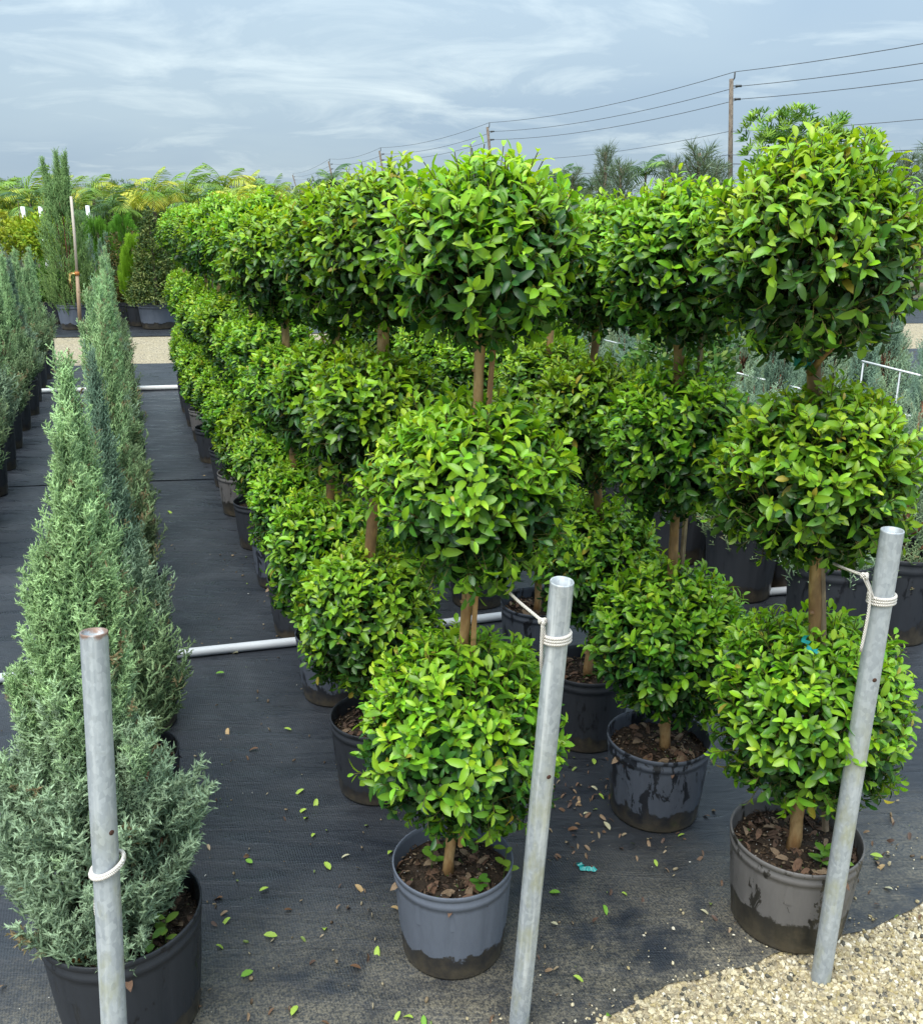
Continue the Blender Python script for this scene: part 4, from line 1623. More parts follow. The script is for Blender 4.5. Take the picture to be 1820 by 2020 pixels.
FR = {'green': [frond_mesh(1, (0.09, 0.20, 0.025), (0.22, 0.37, 0.04), 0.85), frond_mesh(8, (0.10, 0.22, 0.025), (0.22, 0.36, 0.04), 0.15), frond_mesh(2, (0.12, 0.25, 0.03), (0.26, 0.40, 0.05), 0.6)],
      'yellow': [frond_mesh(3, (0.38, 0.45, 0.04), (0.60, 0.54, 0.05), 1.0), frond_mesh(9, (0.26, 0.38, 0.035), (0.46, 0.50, 0.05), 0.3), frond_mesh(4, (0.24, 0.38, 0.035), (0.50, 0.50, 0.05), 0.8)],
      'dark': [frond_mesh(5, (0.030, 0.085, 0.024), (0.08, 0.17, 0.045), 0.9), frond_mesh(6, (0.04, 0.105, 0.03), (0.10, 0.20, 0.045), 0.7)]}
tb = MB()
V, Fq = tube([(0, 0, 0), (0.01, 0, 0.33), (0, 0, 0.66), (0, 0, 0.78), (0, 0, 1.0)], [0.055, 0.048, 0.045, 0.05, 0.02], 8)
tb.add(V, Fq)
PALM_TRUNK = tb.mesh('trunk', M['bark_grey'])


def palm(px, Y, ytop, size, mix, label, seed, n=13):
    rg = random.Random(seed)
    p = at(px, ytop, Y)
    size *= 0.68
    hz = p[2] - size * 0.55
    root = thing('palm_tree', (p[0], Y, 0), label, 'palm', 'palms along the far side of the nursery')
    put('trunk', PALM_TRUNK, root, scale=(1, 1, hz + 0.1))
    for i in range(n):
        kind = mix[i % len(mix)]
        fr = put('frond', rg.choice(FR[kind]), root, loc=(0, 0, hz))
        el = rg.uniform(-0.35, 0.85) if i else 1.05
        fr.rotation_euler = (rg.uniform(-0.2, 0.2), -el + 0.25, i * 2.399 + rg.uniform(-0.25, 0.25))
        s = size * rg.uniform(0.75, 1.05) * 0.85
        fr.scale = (s, s, s)
    return root


PALMS = [(-40, 21, 345, 1.6, ('green', 'yellow'), 'palm half cut off by the left edge'), (48, 21, 330, 1.75, ('green', 'green', 'yellow'), 'broad green palm near the left edge behind white posts'),
         (20, 19.5, 392, 1.2, ('yellow', 'yellow', 'green'), 'short yellowing palm at the left edge'), (95, 22, 350, 1.4, ('yellow', 'green'), 'yellow-green palm just left of the feathery cedar tips'),
         (55, 19.5, 362, 1.25, ('dark', 'green'), 'dark green palm below the broad left palm'), (178, 21.5, 335, 1.45, ('green', 'yellow'), 'yellow-green palm just right of the feathery cedar tips'),
         (218, 20, 368, 1.45, ('dark', 'dark', 'green'), 'dark green palm standing left of the yellow palm with pale trunk'), (296, 21, 330, 1.6, ('yellow', 'yellow', 'green'), 'yellow palm with pale trunk behind the cone topiary'),
         (150, 20, 372, 1.2, ('dark', 'green'), 'dark palm hidden behind the feathery cedar'), (362, 22, 335, 1.55, ('green', 'yellow', 'green'), 'green and yellow palm above the far end of the topiary row'),
         (388, 20, 372, 1.2, ('dark', 'green'), 'dark low palm above the far topiary end'), (440, 23, 326, 1.6, ('green', 'green', 'yellow'), 'tallest green palm left of the bright yellow palm'),
         (462, 20.5, 362, 1.3, ('yellow', 'yellow'), 'bright yellow drooping palm above the topiary row'), (508, 22, 352, 1.4, ('green', 'dark'), 'green palm right of the bright yellow palm'),
         (536, 24, 345, 1.35, ('green', 'yellow'), 'palm with one arching brownish frond'), (612, 26, 352, 1.55, ('yellow', 'green'), 'yellow-green palm left of the spiky young palm'),
         (655, 25, 322, 1.3, ('dark', 'green'), 'spiky young palm before the third utility pole'), (690, 26, 345, 1.5, ('green', 'yellow'), 'pale palm right of the spiky young palm'),
         (1105, 30, 318, 1.5, ('dark', 'dark'), 'first small dark palm right of the front topiary crown'), (1168, 30, 334, 1.5, ('dark', 'dark'), 'second small dark palm right of the front topiary crown'),
         (1276, 30, 296, 1.9, ('dark', 'dark', 'green'), 'round-headed dark palm left of the nearest utility pole'), (1560, 28, 350, 1.4, ('dark', 'green'), 'dark palm behind the right topiary crowns')]
PALMS += [(-8, 23, 352, 1.5, ('green', 'yellow'), 'green palm behind the leftmost yellowing palm'), (132, 23, 348, 1.4, ('green', 'green', 'yellow'), 'green palm behind the feathery cedar tips'),
          (255, 23, 342, 1.5, ('yellow', 'green'), 'lime palm between the dark palm and the yellow palm'), (330, 23.5, 346, 1.4, ('green', 'yellow'), 'lime palm just right of the yellow palm'),
          (410, 24, 344, 1.5, ('green', 'yellow'), 'lime palm behind the dark low palm'), (485, 24, 345, 1.4, ('yellow', 'green'), 'lime palm behind the bright yellow palm'),
          (575, 26, 352, 1.5, ('green', 'yellow'), 'green palm between the arching frond and the yellow-green palm')]
for i, (px, Yq, t, s, mx_, lb) in enumerate(PALMS):
    palm(px, Yq, t, s, mx_, lb, 500 + i)


def tree_mesh(seed, crowns, n, leaf, cols, wid=0.35, up=0.4, wisp=False):
    rg = np.random.default_rng(seed)
    b = MB()
    T, Fq = FAR_T * np.array([wid * 2.4, 1, 1]), FAR_F
    cols = np.asarray(cols)
    for (cx, cy, cz, r, rz) in crowns:
        m = int(n * r * r / 0.25)
        d = nrm(rg.normal(size=(m, 3)))
        p = np.array([cx, cy, cz]) + d * np.array([r, r, rz]) * rg.uniform(0.35, 1.05, (m, 1)) ** 0.6
        ci = cols[rg.integers(0, len(cols), m)]
        for j in range(5):
            ax = nrm(d * 0.5 + np.array([0, 0, up]) + rg.normal(size=(m, 3)) * (0.35 if wisp else 0.7))
            no = d + rg.normal(size=(m, 3)) * 0.6
            b.batch(T, Fq, p + rg.normal(size=(m, 3)) * leaf * 0.3, frame_from(ax, no), leaf * rg.uniform(0.6, 1.3, m), ci * rg.uniform(0.7, 1.3, (m, 1)))
    return b.mesh('crown', M['far_leaf'])


def limbs(crowns, z0, r0, seed, m='bark_grey'):
    b = MB()
    hub = np.array([0, 0, z0])
    V, Fq = tube([(0, 0, 0), (0.03, 0, z0 * 0.5), hub], [r0, r0 * 0.8, r0 * 0.7], 8)
    b.add(V, Fq)
    for c in crowns:
        p = np.array(c[:3])
        V, Fq = tube([hub, hub * 0.45 + p * 0.55 + np.array([0, 0, -0.1]), p], [r0 * 0.5, r0 * 0.3, r0 * 0.1], 6)
        b.add(V, Fq)
    return b.mesh('trunk', M[m])


# the whorled-leaf tree behind the right topiary
Yq = 17.0
cr = []
for (px, py, r) in ((1520, 262, 0.42), (1560, 250, 0.38), (1505, 305, 0.36), (1605, 285, 0.42), (1640, 262, 0.36), (1655, 298, 0.34), (1575, 320, 0.45), (1700, 283, 0.26), (1722, 298, 0.2)):
    p = at(px, py, Yq)
    cr.append((p[0], p[1] - Yq + rr.uniform(-0.3, 0.3), p[2], r, r * 0.75))
cx0 = at(1600, 300, Yq)[0]
cr = [(c[0] - cx0, c[1], c[2], c[3], c[4]) for c in cr]
rgq = np.random.default_rng(31)
b = MB()
T, Fq = leaf_template(0.05, 0.2, 0.16)
for (cx, cy, cz, r, rz) in cr:                              # rosettes of narrow leaves at the branch ends
    m = int(46 * (r / 0.4) ** 2)
    d = nrm(rgq.normal(size=(m, 3)) + np.array([0, 0, 0.25]))
    p = np.array([cx, cy, cz]) + d * np.array([r, r, rz]) * rgq.uniform(0.75, 1.2, (m, 1))
    g = nrm(d * 0.6 + np.array([0, 0, 0.8]))
    e1 = nrm(np.cross(g, rgq.normal(size=(m, 3))))
    e2 = np.cross(g, e1)
    c = np.array([(0.09, 0.20, 0.03), (0.15, 0.28, 0.035), (0.24, 0.38, 0.05)])[rgq.integers(0, 3, m)]
    for j in range(9):
        a = j * 0.7
        ax = nrm(g * 0.75 + e1 * math.cos(a) + e2 * math.sin(a))
        b.batch(T, Fq, p, frame_from(ax, g + 0 * ax), rgq.uniform(0.13, 0.20, m), c * rgq.uniform(0.8, 1.2, (m, 1)))
root = thing('whorled_leaf_tree', (cx0, Yq, 0), 'green tree with rosettes of narrow leaves rising above the right topiary', 'tree')
b.build('crown', M['far_leaf'], root)
put('trunk', limbs(cr, 1.6, 0.07, 3), root)

# wispy grey-green casuarinas on the right
WISP = [(0.10, 0.15, 0.09), (0.14, 0.20, 0.12), (0.18, 0.24, 0.15)]


def wispy_mesh(seed, h, r):
    rg = np.random.default_rng(seed)
    b = MB()
    nb = 46
    T = np.array([(0, 0, 0), (-0.5, 0.4, 0), (0.5, 0.4, 0), (0, 1.0, 0)])
    Fq = np.array([(0, 2, 1), (1, 2, 3)])
    for i in range(nb):
        t = i / nb
        a = i * 2.4
        z0 = h * (0.25 + 0.68 * t)
        ln = r * (1.15 - 0.75 * t) * rg.uniform(0.7, 1.2)
        d = nrm(np.array([math.cos(a), math.sin(a), 0.95 + 0.8 * t]))
        p0 = np.array([0, 0, z0])
        p1 = p0 + d * ln
        V, Fb = tube([p0, p0 * 0.5 + p1 * 0.5 + (0, 0, -0.03), p1], [0.012, 0.008, 0.003], 4)
        b.add(V, Fb, (0.16, 0.13, 0.10))
        m = 46
        u = rg.uniform(0.15, 1.0, m)
        pp = p0 + (p1 - p0) * u[:, None]
        ax = nrm(d * 0.8 + rg.normal(size=(m, 3)) * 0.5 + np.array([0, 0, 0.1]))
        c = np.array(WISP)[rg.integers(0, 3, m)]
        L_ = rg.uniform(0.14, 0.32, m)
        b.batch(T, Fq, pp, frame_from(ax, rg.normal(size=(m, 3))), np.stack([np.full(m, 0.014), L_, L_], 1), c)
    return b.mesh('crown', M['far_leaf'])


WM = [wispy_mesh(i, 3.0, 0.8) for i in range(3)]
WT = limbs([], 2.9, 0.05, 1)
for i, (px, Yq, t, w) in enumerate(((1195, 24, 290, 0.8), (1380, 22, 292, 1.35), (1330, 24, 318, 1.2), (1415, 25, 318, 1.3), (1130, 25, 340, 1.2), (1225, 23, 322, 1.3), (1790, 20, 305, 1.1), (1845, 21, 290, 1.2), (1740, 24, 322, 1.2))):
    p = at(px, t, Yq)
    root = thing('wispy_tree', (p[0], Yq, 0), ['thin wispy sapling with one tall spike between two dark palms', 'wide wispy grey-green tree left of the utility pole', 'small wispy tree right of the round-headed palm',
                                               'wispy tree at the foot of the nearest utility pole', 'low wispy tree right of the front topiary crown', 'wispy bush left of the round-headed palm',
                                               'sparse twiggy tree right of the right topiary crown', 'sparse twiggy tree cut by the right edge', 'low wispy tree behind the right topiary crown'][i], 'tree', 'wispy trees on the right')
    s = p[2] / 3.0
    put('crown', WM[i % 3], root, scale=(s * w, s * w, s), rot=(0, 0, i * 1.1))
    put('trunk', WT, root, scale=(s, s, s))

# dense dark trees behind the palms
TREE = [tree_mesh(40 + i, [(rr.uniform(-.5, .5), rr.uniform(-.4, .4), 1.3 + 0.4 * j, 0.9 - 0.13 * j, 0.7) for j in range(4)], 420, 0.095,
                  [(0.07, 0.125, 0.035), (0.09, 0.16, 0.04), (0.13, 0.21, 0.055), (0.16, 0.22, 0.065)], 0.22, 0.7) for i in range(3)]
TRK = limbs([(0.3, 0, 1.5), (-0.3, 0.1, 1.6)], 1.0, 0.09, 5)
ti = 0
for px in list(range(-90, 760, 46)) + list(range(1040, 1960, 70)):
    Yq = 27 + (ti * 7 % 5)
    t = 360 + (ti * 13 % 24) + (20 if px > 1000 else 0) - (14 if 190 < px < 240 else 0)
    p = at(px, t, Yq)
    s = p[2] / 3.0
    root = thing('background_tree', (p[0], Yq, 0), ('%s dense dark tree from the left in the treeline behind the palms' % (ORD + ['twenty-first', 'twenty-second'])[ti].replace('frontmost', 'first')) if px < 800 else
                 '%s dense dark tree counted rightwards behind the wispy trees' % ORD[ti - 19].replace('frontmost', 'first'), 'tree', 'dense treeline behind the nursery')
    put('crown', TREE[ti % 3], root, scale=(s * 1.25, s * 1.1, s), rot=(0, 0, ti * 2.0))
    put('trunk', TRK, root, scale=s)
    ti += 1

# a far, low wood that closes the horizon
b = MB()
rg = np.random.default_rng(77)
n = 12000
xs = rg.uniform(-150, 190, n)
zs = rg.random(n) ** 0.8 * (3.0 + 0.8 * np.sin(xs * 0.21) + 0.6 * np.sin(xs * 0.53 + 1))
ys = 95 + rg.uniform(-3, 9, n)
b.batch(FAR_T * np.array([1.8, 1, 1]), FAR_F, np.stack([xs, ys, zs], 1), frame_from(rg.normal(size=(n, 3)) + np.array([0, 0, 0.8]), rg.normal(size=(n, 3)) + np.array([0, -1.5, 0.6])), rg.uniform(0.5, 1.0, n),
        np.array([(0.05, 0.085, 0.035), (0.07, 0.11, 0.05), (0.09, 0.13, 0.06)])[rg.integers(0, 3, n)])
tag(b.build('far_woods', M['far_leaf']), 'far dark wood along the horizon', 'wood', kind='stuff')

# ---------------------------------------------------------------- utility poles and power lines
poles = []
for (px, yt, Yq) in ((1442, 155, 66.0), (961, 250, 103.0), (748, 297, 141.0), (648, 318, 172.0), (577, 345, 262.0)):
    p = at(px, yt, Yq)
    poles.append(p)
p_near = 2 * poles[0] - poles[1] * 1.0
TOPS = [np.array([poles[0][0] + (poles[0][0] - poles[1][0]), poles[0][1] - 37, poles[0][2] - 0.1])] + poles
PL = ['nearest wooden utility pole with two side insulators on the right', 'second wooden utility pole behind the front topiary crown', 'third utility pole, thinner, left of the front topiary crown',
      'fourth small utility pole above the spiky young palm', 'smallest and farthest utility pole on the horizon']
HT = [0.0, 0.78, 1.55, 3.5, 5.0, 5.6]                        # wires below the pole's tip
for i, p in enumerate(poles):
    Yq_ = p[1]
    root = thing('utility_pole', (p[0], p[1], 0), PL[i], 'utility pole', 'wooden utility poles along the road')
    b = MB()
    V, Fq = tube([(0.75 * Yq_ / 66.0, 0, 0), (0, 0, p[2])], [0.19, 0.135], 10)
    b.add(V, Fq)
    b.build('pole', M['pole'], root)
    b = MB()
    V, Fq = tube([(0.12, 0, p[2] - 0.1), (0.20, 0, p[2] + 0.05), (0.20, 0, p[2] + 0.42)], [0.03, 0.05, 0.06], 6)
    b.add(V, Fq)
    b.build('top_insulator', M['dark'], root)
    for j in (0, 1):
        z = p[2] - (0.42 + j * 0.78)
        b = MB()
        pth = [(0.13, 0, z), (0.30, 0, z), (0.32, 0, z), (0.70, 0, z), (0.72, 0, z)]
        V, Fq = tube(pth, [0.03, 0.03, 0.075, 0.075, 0.03], 8)
        b.add(V, Fq)
        b.build('side_insulator', M['dark'], root)
WN = ['topmost power line, carried on the pole tips', 'second power line from the top, at the upper insulators', 'third power line from the top, at the lower insulators',
      'fourth power line from the top, thin and alone', 'fifth power line from the top, just above the lowest', 'lowest and thickest power line, near the treetops']
for w in range(6):
    dzw = [0.42, -0.42, -1.20, -3.15, -4.6, -5.15][w]
    offx = [0.2, 0.72, 0.72, 0.16, 0.16, 0.16][w]
    b = MB()
    path = []
    for s_ in range(len(TOPS) - 1):
        a, c = TOPS[s_], TOPS[s_ + 1]
        for t in np.linspace(0, 1, 13)[:-1]:
            q_ = a * (1 - t) + c * t
            path.append(q_ + np.array([offx, 0, dzw - 0.55 * 4 * t * (1 - t)]))
    path.append(TOPS[-1] + np.array([offx, 0, dzw]))
    V, Fq = tube(path, [0.022, 0.022, 0.022, 0.018, 0.022, 0.030][w], 5)
    b.add(V, Fq)
    tag(b.build('power_line', M['cable']), WN[w], 'power line', 'power lines strung between the poles')

# ---------------------------------------------------------------- irrigation pipes
def pipe(name, pts, r, m, label, group=None):
    P = np.array(pts, float)
    b = MB()
    V, Fq = tube(P, np.full(len(P), r), 14)
    b.add(V, Fq)
    o_ = b.build(name, m)
    return tag(o_, label, 'pipe', group)


r_ = 0.0185
P = [on_ground(-160, 1362, r_), on_ground(0, 1338, r_), on_ground(350, 1290, r_), on_ground(580, 1266, r_), on_ground(1000, 1214, r_), on_ground(1570, 1163, r_), on_ground(1900, 1138, r_)]
pipe('irrigation_pipe', P, r_, M['pvc_grey'], 'grey plastic pipe crossing the aisle between the front pots')
r_ = 0.024
P = [on_ground(-60, 778, r_), on_ground(90, 771, r_), on_ground(345, 764, r_), on_ground(520, 760, r_)]
pipe('irrigation_pipe', P, r_, M['pvc_white'], 'white plastic pipe crossing the aisle before the gravel road')
r_ = 0.03
P = [on_ground(20, 636, r_), on_ground(105, 634, r_), on_ground(280, 632, r_), on_ground(420, 630, r_)]
pipe('irrigation_pipe', P, r_, M['pvc_white'], 'white plastic pipe behind the gravel road among the far pots')
# slim white pipes carried above the junipers on stakes
for lb, a, c in (('slim white pipe running long through the junipers on the right', (1130, 655, 8.4), (1800, 822, 4.7)), ('short slim white pipe low at the right edge among junipers', (1700, 712, 5.4), (1860, 752, 4.8)),
                 ('slim white pipe at the right edge level with the middle topiary balls', (1740, 912, 4.8), (1850, 958, 4.4))):
    p, q_ = at(*a), at(*c)
    root = thing('drip_line', (p[0], p[1], 0), lb, 'pipe', 'slim white pipes among the right junipers')
    b = MB()
    V, Fq = tube([(0, 0, p[2]), tuple(q_ - np.array([p[0], p[1], 0]))], [0.006, 0.006], 8)
    b.add(V, Fq)
    b.build('pipe', M['pvc_white'], root)
    for t in (0.02, 0.5, 0.98):
        s_ = p * (1 - t) + q_ * t - np.array([p[0], p[1], 0])
        b = MB()
        V, Fq = tube([(s_[0], s_[1], 0), (s_[0], s_[1], s_[2] - 0.008)], [0.006, 0.005], 6)
        b.add(V, Fq)
        b.build('support_stake', M['pvc_grey'], root)

# ---------------------------------------------------------------- steel posts with ropes
def post(base, top, m, label, hole_t, cuts=()):
    base, top = np.array(base, float), np.array(top, float)
    root = thing('steel_post', base, label, 'post', 'galvanised steel posts at the row ends')
    v = top - base
    ln = float(np.linalg.norm(v))
    root.rotation_euler = Vector(v).to_track_quat('Z', 'Y').to_euler()
    r = 0.0212
    b = MB()
    prof = [(r, 0.0)] + [(r * (1 + 0.004 * math.sin(i * 2.3)), ln * i / 12) for i in range(1, 12)] + [(r, ln - 0.004), (r * 1.01, ln - 0.002), (r * 0.97, ln), (r * 0.86, ln - 0.001), (r * 0.84, ln - 0.06), (r * 0.84, ln - 0.4), (0, ln - 0.4)]
    V, Fq = lathe(prof, 32)
    b.add(V, Fq)
    b.build('tube', m, root)
    # drilled hole seen from the camera's side
    q_ = base + v * hole_t
    dcam = nrm(CAMP - q_)
    loc = Matrix(root.rotation_euler.to_matrix().transposed()) @ Vector(dcam)
    a = math.atan2(loc.y, loc.x) + 0.55
    c = np.array([math.cos(a) * r, math.sin(a) * r, ln * hole_t])
    nn = np.array([math.cos(a), math.sin(a), 0])
    b = MB()
    V, Fq = tube([c - nn * 0.004, c + nn * 0.0006, c + nn * 0.0008], [0.0045, 0.0045, 0.0015], 10)
    b.add(V, Fq)
    b.build('drill_hole', M['rust'], root)
    return root, ln


pL, lnL = post((-0.607, 1.22, -0.03), (-0.579, 1.343, 1.022), M['galv_rusty'], 'left steel post, mottled and rusty-rimmed, in front of the bushy juniper', 0.68)
pM, lnM = post((0.122, 1.575, -0.03), (0.175, 1.51, 1.040), M['galv_streak'], 'middle steel post with white rope, beside the blue-grey pot', 0.63)
tR = at(1760, 1045, 1.68)
pR, lnR = post((0.815, 1.695, -0.03), tuple(tR), M['galv'], 'right steel post leaning before the taupe pot with rope', 0.72)


def ring_path(c, r, turns, pitch, n=26, tilt=(0, 0), ax=None):
    t = np.linspace(0, turns * 2 * math.pi, int(n * turns) + 1)
    return np.stack([c[0] + r * np.cos(t), c[1] + r * np.sin(t), c[2] + pitch * t / (2 * math.pi) + tilt[0] * np.cos(t) + tilt[1] * np.sin(t)], 1)


def smooth_path(pts, n=20):
    P = np.array(pts, float)
    t = np.linspace(0, 1, n)
    tt = np.linspace(0, 1, len(P))
    Q = np.stack([np.interp(t, tt, P[:, k_]) for k_ in range(3)], 1)
    for _ in range(3):
        Q[1:-1] = (Q[:-2] + Q[1:-1] * 2 + Q[2:]) / 4
    return Q


def knot(b, p, r):
    t = np.linspace(0, 2 * math.pi, 25)[:-1]
    for ph_, sc in ((0, 1.0), (1.1, 0.85)):
        K = np.stack([np.sin(t) + 0.6 * np.sin(2 * t + ph_), np.cos(t) - 0.6 * np.cos(2 * t), -np.sin(3 * t)], 1) * r * sc + np.array(p)
        V, Fq = tube(K, np.full(len(K), r * 0.62), 7, closed=True)
        b.add(V, Fq)


def lerp_post(base, top, t):
    return np.array(base) * (1 - t) + np.array(top) * t


# middle post: three turns, a knot, the line to the trunk of the front topiary
def rope(label, post_base, post_top, t, turns, line_to, tail, r=0.0034, knot_at=None):
    c = lerp_post(post_base, post_top, t)
    o_ = thing('rope', c, label, 'rope', 'white ropes tied round the steel posts')
    b = MB()
    for q_ in range(turns):
        K = ring_path((0, 0, (q_ - (turns - 1) / 2) * r * 1.95), 0.0212 + r * 0.95, 1, 0, 28, (0.0015, -0.002 + 0.001 * q_))[:-1]
        V, Fq = tube(K, np.full(len(K), r), 8, closed=True)
        b.add(V, Fq)
    b.build('coil', M['rope'], o_)
    if line_to is not None:
        b = MB()
        k0 = np.array(knot_at) - c
        s0 = np.array([-0.0225, -0.010, 0.006])
        for path in ([s0, (s0 + k0) / 2 + (0, 0, 0.002), k0], [k0, k0 * 0.5 + (np.array(line_to) - c) * 0.5 + (0, 0, -0.004), np.array(line_to) - c]):
            Q = smooth_path(path, 14)
            V, Fq = tube(Q, np.full(len(Q), r * 0.9), 8)
            b.add(V, Fq)
        b.build('line', M['rope'], o_)
        b = MB()
        knot(b, k0, r * 1.25)
        b.build('knot', M['rope'], o_)
    if tail is not None:
        b = MB()
        Q = smooth_path([np.array(p) - c for p in tail], 18)
        rad = np.full(len(Q), r * 0.92)
        V, Fq = tube(Q, rad, 8)
        b.add(V, Fq)
        b.build('tail', M['rope'], o_)
    return o_


mb_, mt_ = (0.122, 1.575, -0.03), (0.175, 1.51, 1.040)
rope('white rope coiled on the middle post and tied to the front topiary trunk', mb_, mt_, 0.898, 3, at(978, 1143, 1.78), [at(1070, 1232, 1.50), at(1068, 1262, 1.505), at(1067, 1300, 1.51), at(1068, 1330, 1.53)], knot_at=at(1070, 1226, 1.505))
rb_, rt_ = (0.815, 1.695, -0.03), tuple(tR)
rope('grey-white rope coiled on the right post with a long frayed tail', rb_, rt_, 0.872, 3, at(1618, 1098, 1.87), [at(1703, 1138, 1.66), at(1716, 1165, 1.66), at(1714, 1200, 1.66), at(1707, 1240, 1.66), at(1697, 1285, 1.66)], knot_at=at(1706, 1136, 1.66))
lb_, lt_ = (-0.607, 1.22, -0.03), (-0.579, 1.343, 1.022)
c = lerp_post(lb_, lt_, 0.618)
o_ = thing('rope', c, 'loose white rope ring round the left post', 'rope', 'white ropes tied round the steel posts')
for q_ in range(2):
    b = MB()
    K = ring_path((0.002 + 0.002 * q_, 0, q_ * 0.004 - 0.002), 0.0275 - 0.002 * q_, 1, 0, 30, (0.009, 0.004))[:-1]
    V, Fq = tube(K, np.full(len(K), 0.0034), 8, closed=True)
    b.add(V, Fq)
    b.build('coil', M['rope'], o_)
b = MB()
Q = smooth_path([np.array([-0.022, 0.014, -0.005]), np.array([-0.026, 0.012, -0.05]), np.array([-0.030, 0.0, -0.10]), np.array([-0.022, 0.008, -0.145])], 16)
V, Fq = tube(Q, np.full(16, 0.0034), 8)
b.add(V, Fq)
b.build('tail', M['rope'], o_)

# ---------------------------------------------------------------- fallen leaves and bits on the fabric
def fallen(x, y, size, rz, cname, seed):
    T, Fq = LEAVES[seed % 4]
    return FALL[(cname, seed % 4)], (x, y, 0.006 + 0.0005 * (seed % 5)), rz, size


FC = {'green': (0.13, 0.28, 0.03), 'lime': (0.28, 0.40, 0.06), 'tan': (0.36, 0.25, 0.12), 'brown': (0.12, 0.065, 0.035), 'pale': (0.42, 0.40, 0.26)}
FALL = {}
for cn, cv in FC.items():
    for q_, (T, Fq) in enumerate(LEAVES):
        b = MB()
        c = np.tile(np.array(cv), (len(T), 1))
        c[:5] *= 1.15
        b.add(T, Fq, c)
        FALL[(cn, q_)] = b.mesh('fallen_leaf', M['litter'])
spots = [(615, 1655, 'lime'), (600, 1620, 'lime'), (485, 1700, 'green'), (455, 1815, 'lime'), (520, 1850, 'tan'), (745, 1870, 'lime'), (500, 1920, 'green'), (790, 2000, 'lime'), (835, 2008, 'green'), (815, 2015, 'lime'),
         (1105, 1765, 'green'), (1225, 1765, 'tan'), (1290, 1700, 'lime'), (1190, 1790, 'green'), (575, 2010, 'tan'), (440, 1775, 'brown'), (690, 1690, 'pale'), (765, 1690, 'tan'), (640, 1705, 'lime'), (625, 1580, 'lime'),
         (600, 1560, 'tan'), (605, 1600, 'lime'), (530, 1755, 'tan'), (425, 1870, 'lime'), (700, 1750, 'tan'), (1150, 1610, 'pale'), (1170, 1500, 'lime'), (1140, 1640, 'brown'), (1350, 1650, 'lime'), (1380, 1800, 'pale'),
         (1245, 1600, 'tan'), (1195, 2010, 'green'), (690, 1910, 'brown'), (770, 1795, 'tan'), (380, 1960, 'brown'), (640, 1840, 'tan'), (560, 1800, 'brown'), (1130, 1930, 'tan'), (1100, 1830, 'pale'), (450, 1440, 'tan'),
         (560, 1440, 'tan'), (510, 1480, 'brown'), (425, 1332, 'green'), (470, 1290, 'pale'), (230, 1230, 'tan'), (1745, 1710, 'tan'), (1715, 1690, 'tan'), (1760, 1760, 'pale'), (680, 1290, 'tan'), (330, 1010, 'tan'),
         (105, 920, 'tan'), (400, 940, 'tan'), (320, 765, 'pale'), (1180, 1570, 'tan'), (1205, 1545, 'brown'), (1165, 1555, 'pale'), (1215, 1580, 'tan'), (1145, 1585, 'tan'), (1190, 1625, 'pale')]
rl = random.Random(8)
spots = [(a, b_, 'lime' if (c_ == 'tan' and i % 3) else c_) for i, (a, b_, c_) in enumerate(spots)]
ADJ = {'green': 'fresh green', 'lime': 'lime-green', 'tan': 'dry tan', 'brown': 'dark brown', 'pale': 'pale withered'}
MARKS = [('the faded blue-grey pot', (-0.02, 1.8)), ('the wet taupe pot', (0.80, 1.89)), ('the middle steel post', (0.12, 1.575)), ("the second left-row topiary's pot", (-0.25, 2.45)),
         ("the second right-row topiary's pot", (0.56, 2.33)), ('the bushy front juniper', (JX, JY)), ("the third left-row topiary's pot", (-0.45, 3.02)), ('the grey plastic pipe', (-0.85, 3.40)),
         ('the far white pipe', (-3.4, 9.1)), ('the bare aisle fabric seam', (-2.2, 5.8))]
RANK = ['nearest', 'second nearest', 'third nearest', 'fourth nearest', 'fifth nearest', 'sixth nearest', 'seventh nearest', 'eighth nearest', 'ninth nearest']
seen = {}
order = []
for i, (px, py, cn) in enumerate(spots):
    p = on_ground(px, py)
    dist = [math.hypot(p[0] - m_[1][0], p[1] - m_[1][1]) for m_ in MARKS]
    k_ = int(np.argmin(dist))
    order.append((i, px, py, cn, p, k_, dist[k_]))
for i, px, py, cn, p, k_, dd in sorted(order, key=lambda q: q[6]):
    me, loc, rz, sz = fallen(p[0], p[1], rl.uniform(0.020, 0.034) * (1.0 if py > 1200 else 1.6), rl.uniform(0, 6.28), cn, i)
    o_ = put('fallen_leaf', me, None, loc, (rl.uniform(-0.2, 0.2), rl.uniform(-0.25, 0.25), rz), sz)
    r_ = seen.get((cn, k_), 0)
    seen[(cn, k_)] = r_ + 1
    tag(o_, '%s fallen leaf, %s of its colour to %s' % (ADJ[cn], RANK[r_], MARKS[k_][0]), 'leaf', 'fallen leaves on the fabric')
p = on_ground(1157, 1716)
sc_ = ribbon('plastic_scrap', [(-0.022, 0.012, 0.010), (-0.012, -0.004, 0.006), (0.004, -0.007, 0.007), (0.024, -0.009, 0.005)], 0.014, M['teal'], None, 0.35, 5)
sc_.location = (p[0], p[1], 0.004)
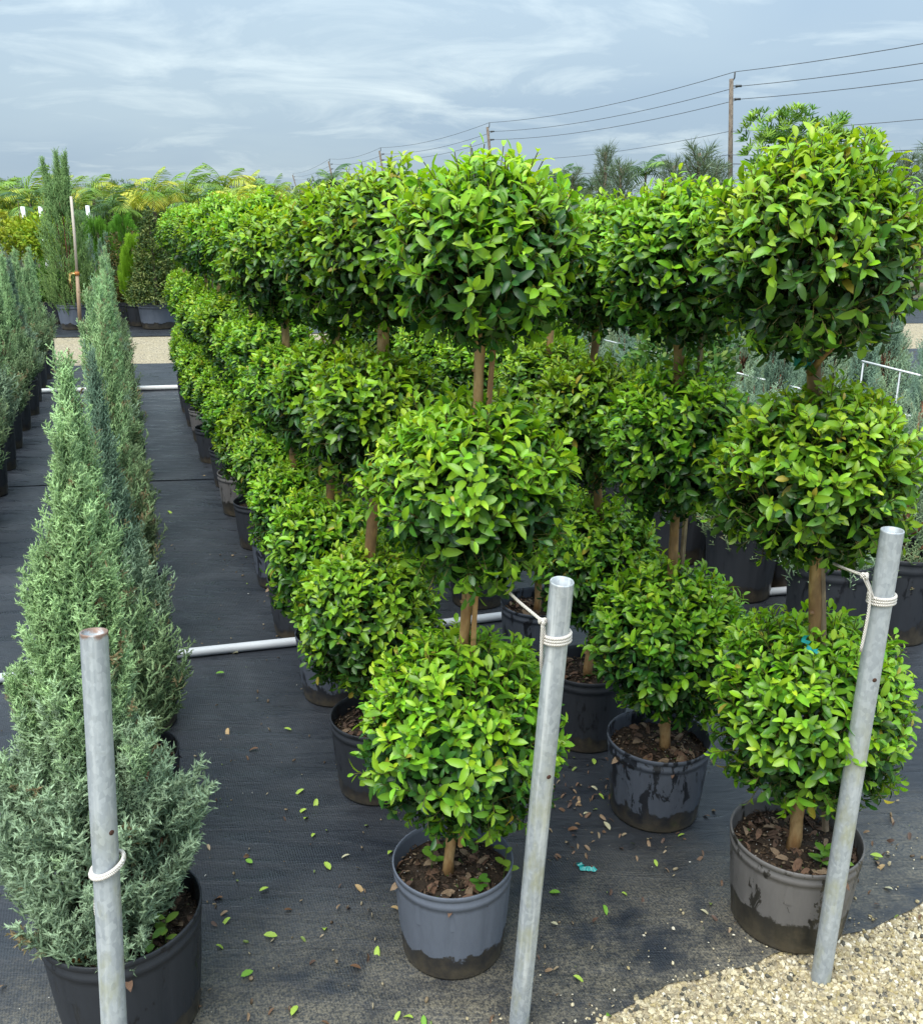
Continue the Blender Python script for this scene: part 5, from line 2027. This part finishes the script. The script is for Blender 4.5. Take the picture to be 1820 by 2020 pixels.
tag(sc_, 'crumpled teal plastic scrap on the fabric right of the middle post', 'plastic scrap')

# crumbs of bark, perlite and leaf on the fabric, too many and too small to count
rg = np.random.default_rng(21)
n = 2600
b = MB()
x = rg.uniform(-1.6, 1.9, n)
y = 1.25 + 3.6 * rg.random(n) ** 1.5
keep = (y > np.array([front_edge(q_) for q_ in x]) + 0.02)
x, y = x[keep], y[keep]
n = len(x)
s = 0.0012 + 0.0055 * rg.random(n) ** 4
pal = np.array([(0.20, 0.15, 0.09), (0.10, 0.07, 0.045), (0.50, 0.49, 0.44), (0.16, 0.22, 0.06), (0.30, 0.25, 0.16)])
c = pal[rg.choice(5, n, p=[.34, .30, .10, .08, .18])]
s[c[:, 0] > 0.45] *= 0.6
b.batch(ICO_T, ICO_F, np.stack([x, y, 0.003 + s * 0.2], 1), rand_rot(n, rg), s[:, None] * np.array([1.4, 0.8, 0.35]) * rg.uniform(0.6, 1.3, (n, 3)), c)
# drifts of dead leaf bits behind the front pots
m = 240
cx = np.concatenate([rg.normal(0.33, 0.13, m // 2), rg.normal(1.05, 0.25, m // 4), rg.normal(-0.2, 0.5, m // 4)])
cy = np.concatenate([rg.normal(2.30, 0.16, m // 2), rg.normal(2.15, 0.2, m // 4), rg.normal(1.75, 0.25, m // 4)])
T, Fq = LEAVES[3]
cc = np.array([(0.15, 0.09, 0.055), (0.22, 0.15, 0.09), (0.09, 0.055, 0.04), (0.28, 0.22, 0.14), (0.16, 0.22, 0.05)])[rg.choice(5, len(cx), p=[.3, .25, .25, .12, .08])]
b.batch(T, Fq, np.stack([cx, cy, np.full(len(cx), 0.007)], 1), frame_from(np.stack([rg.normal(size=len(cx)), rg.normal(size=len(cx)), 0.1 * rg.normal(size=len(cx))], 1), np.stack([rg.normal(size=len(cx)) * .4, rg.normal(size=len(cx)) * .4, np.ones(len(cx))], 1)),
        rg.uniform(0.010, 0.024, len(cx)), cc)
tag(b.build('leaf_litter', M['litter']), 'crumbs of bark and dead leaf on the fabric', 'litter', kind='stuff')
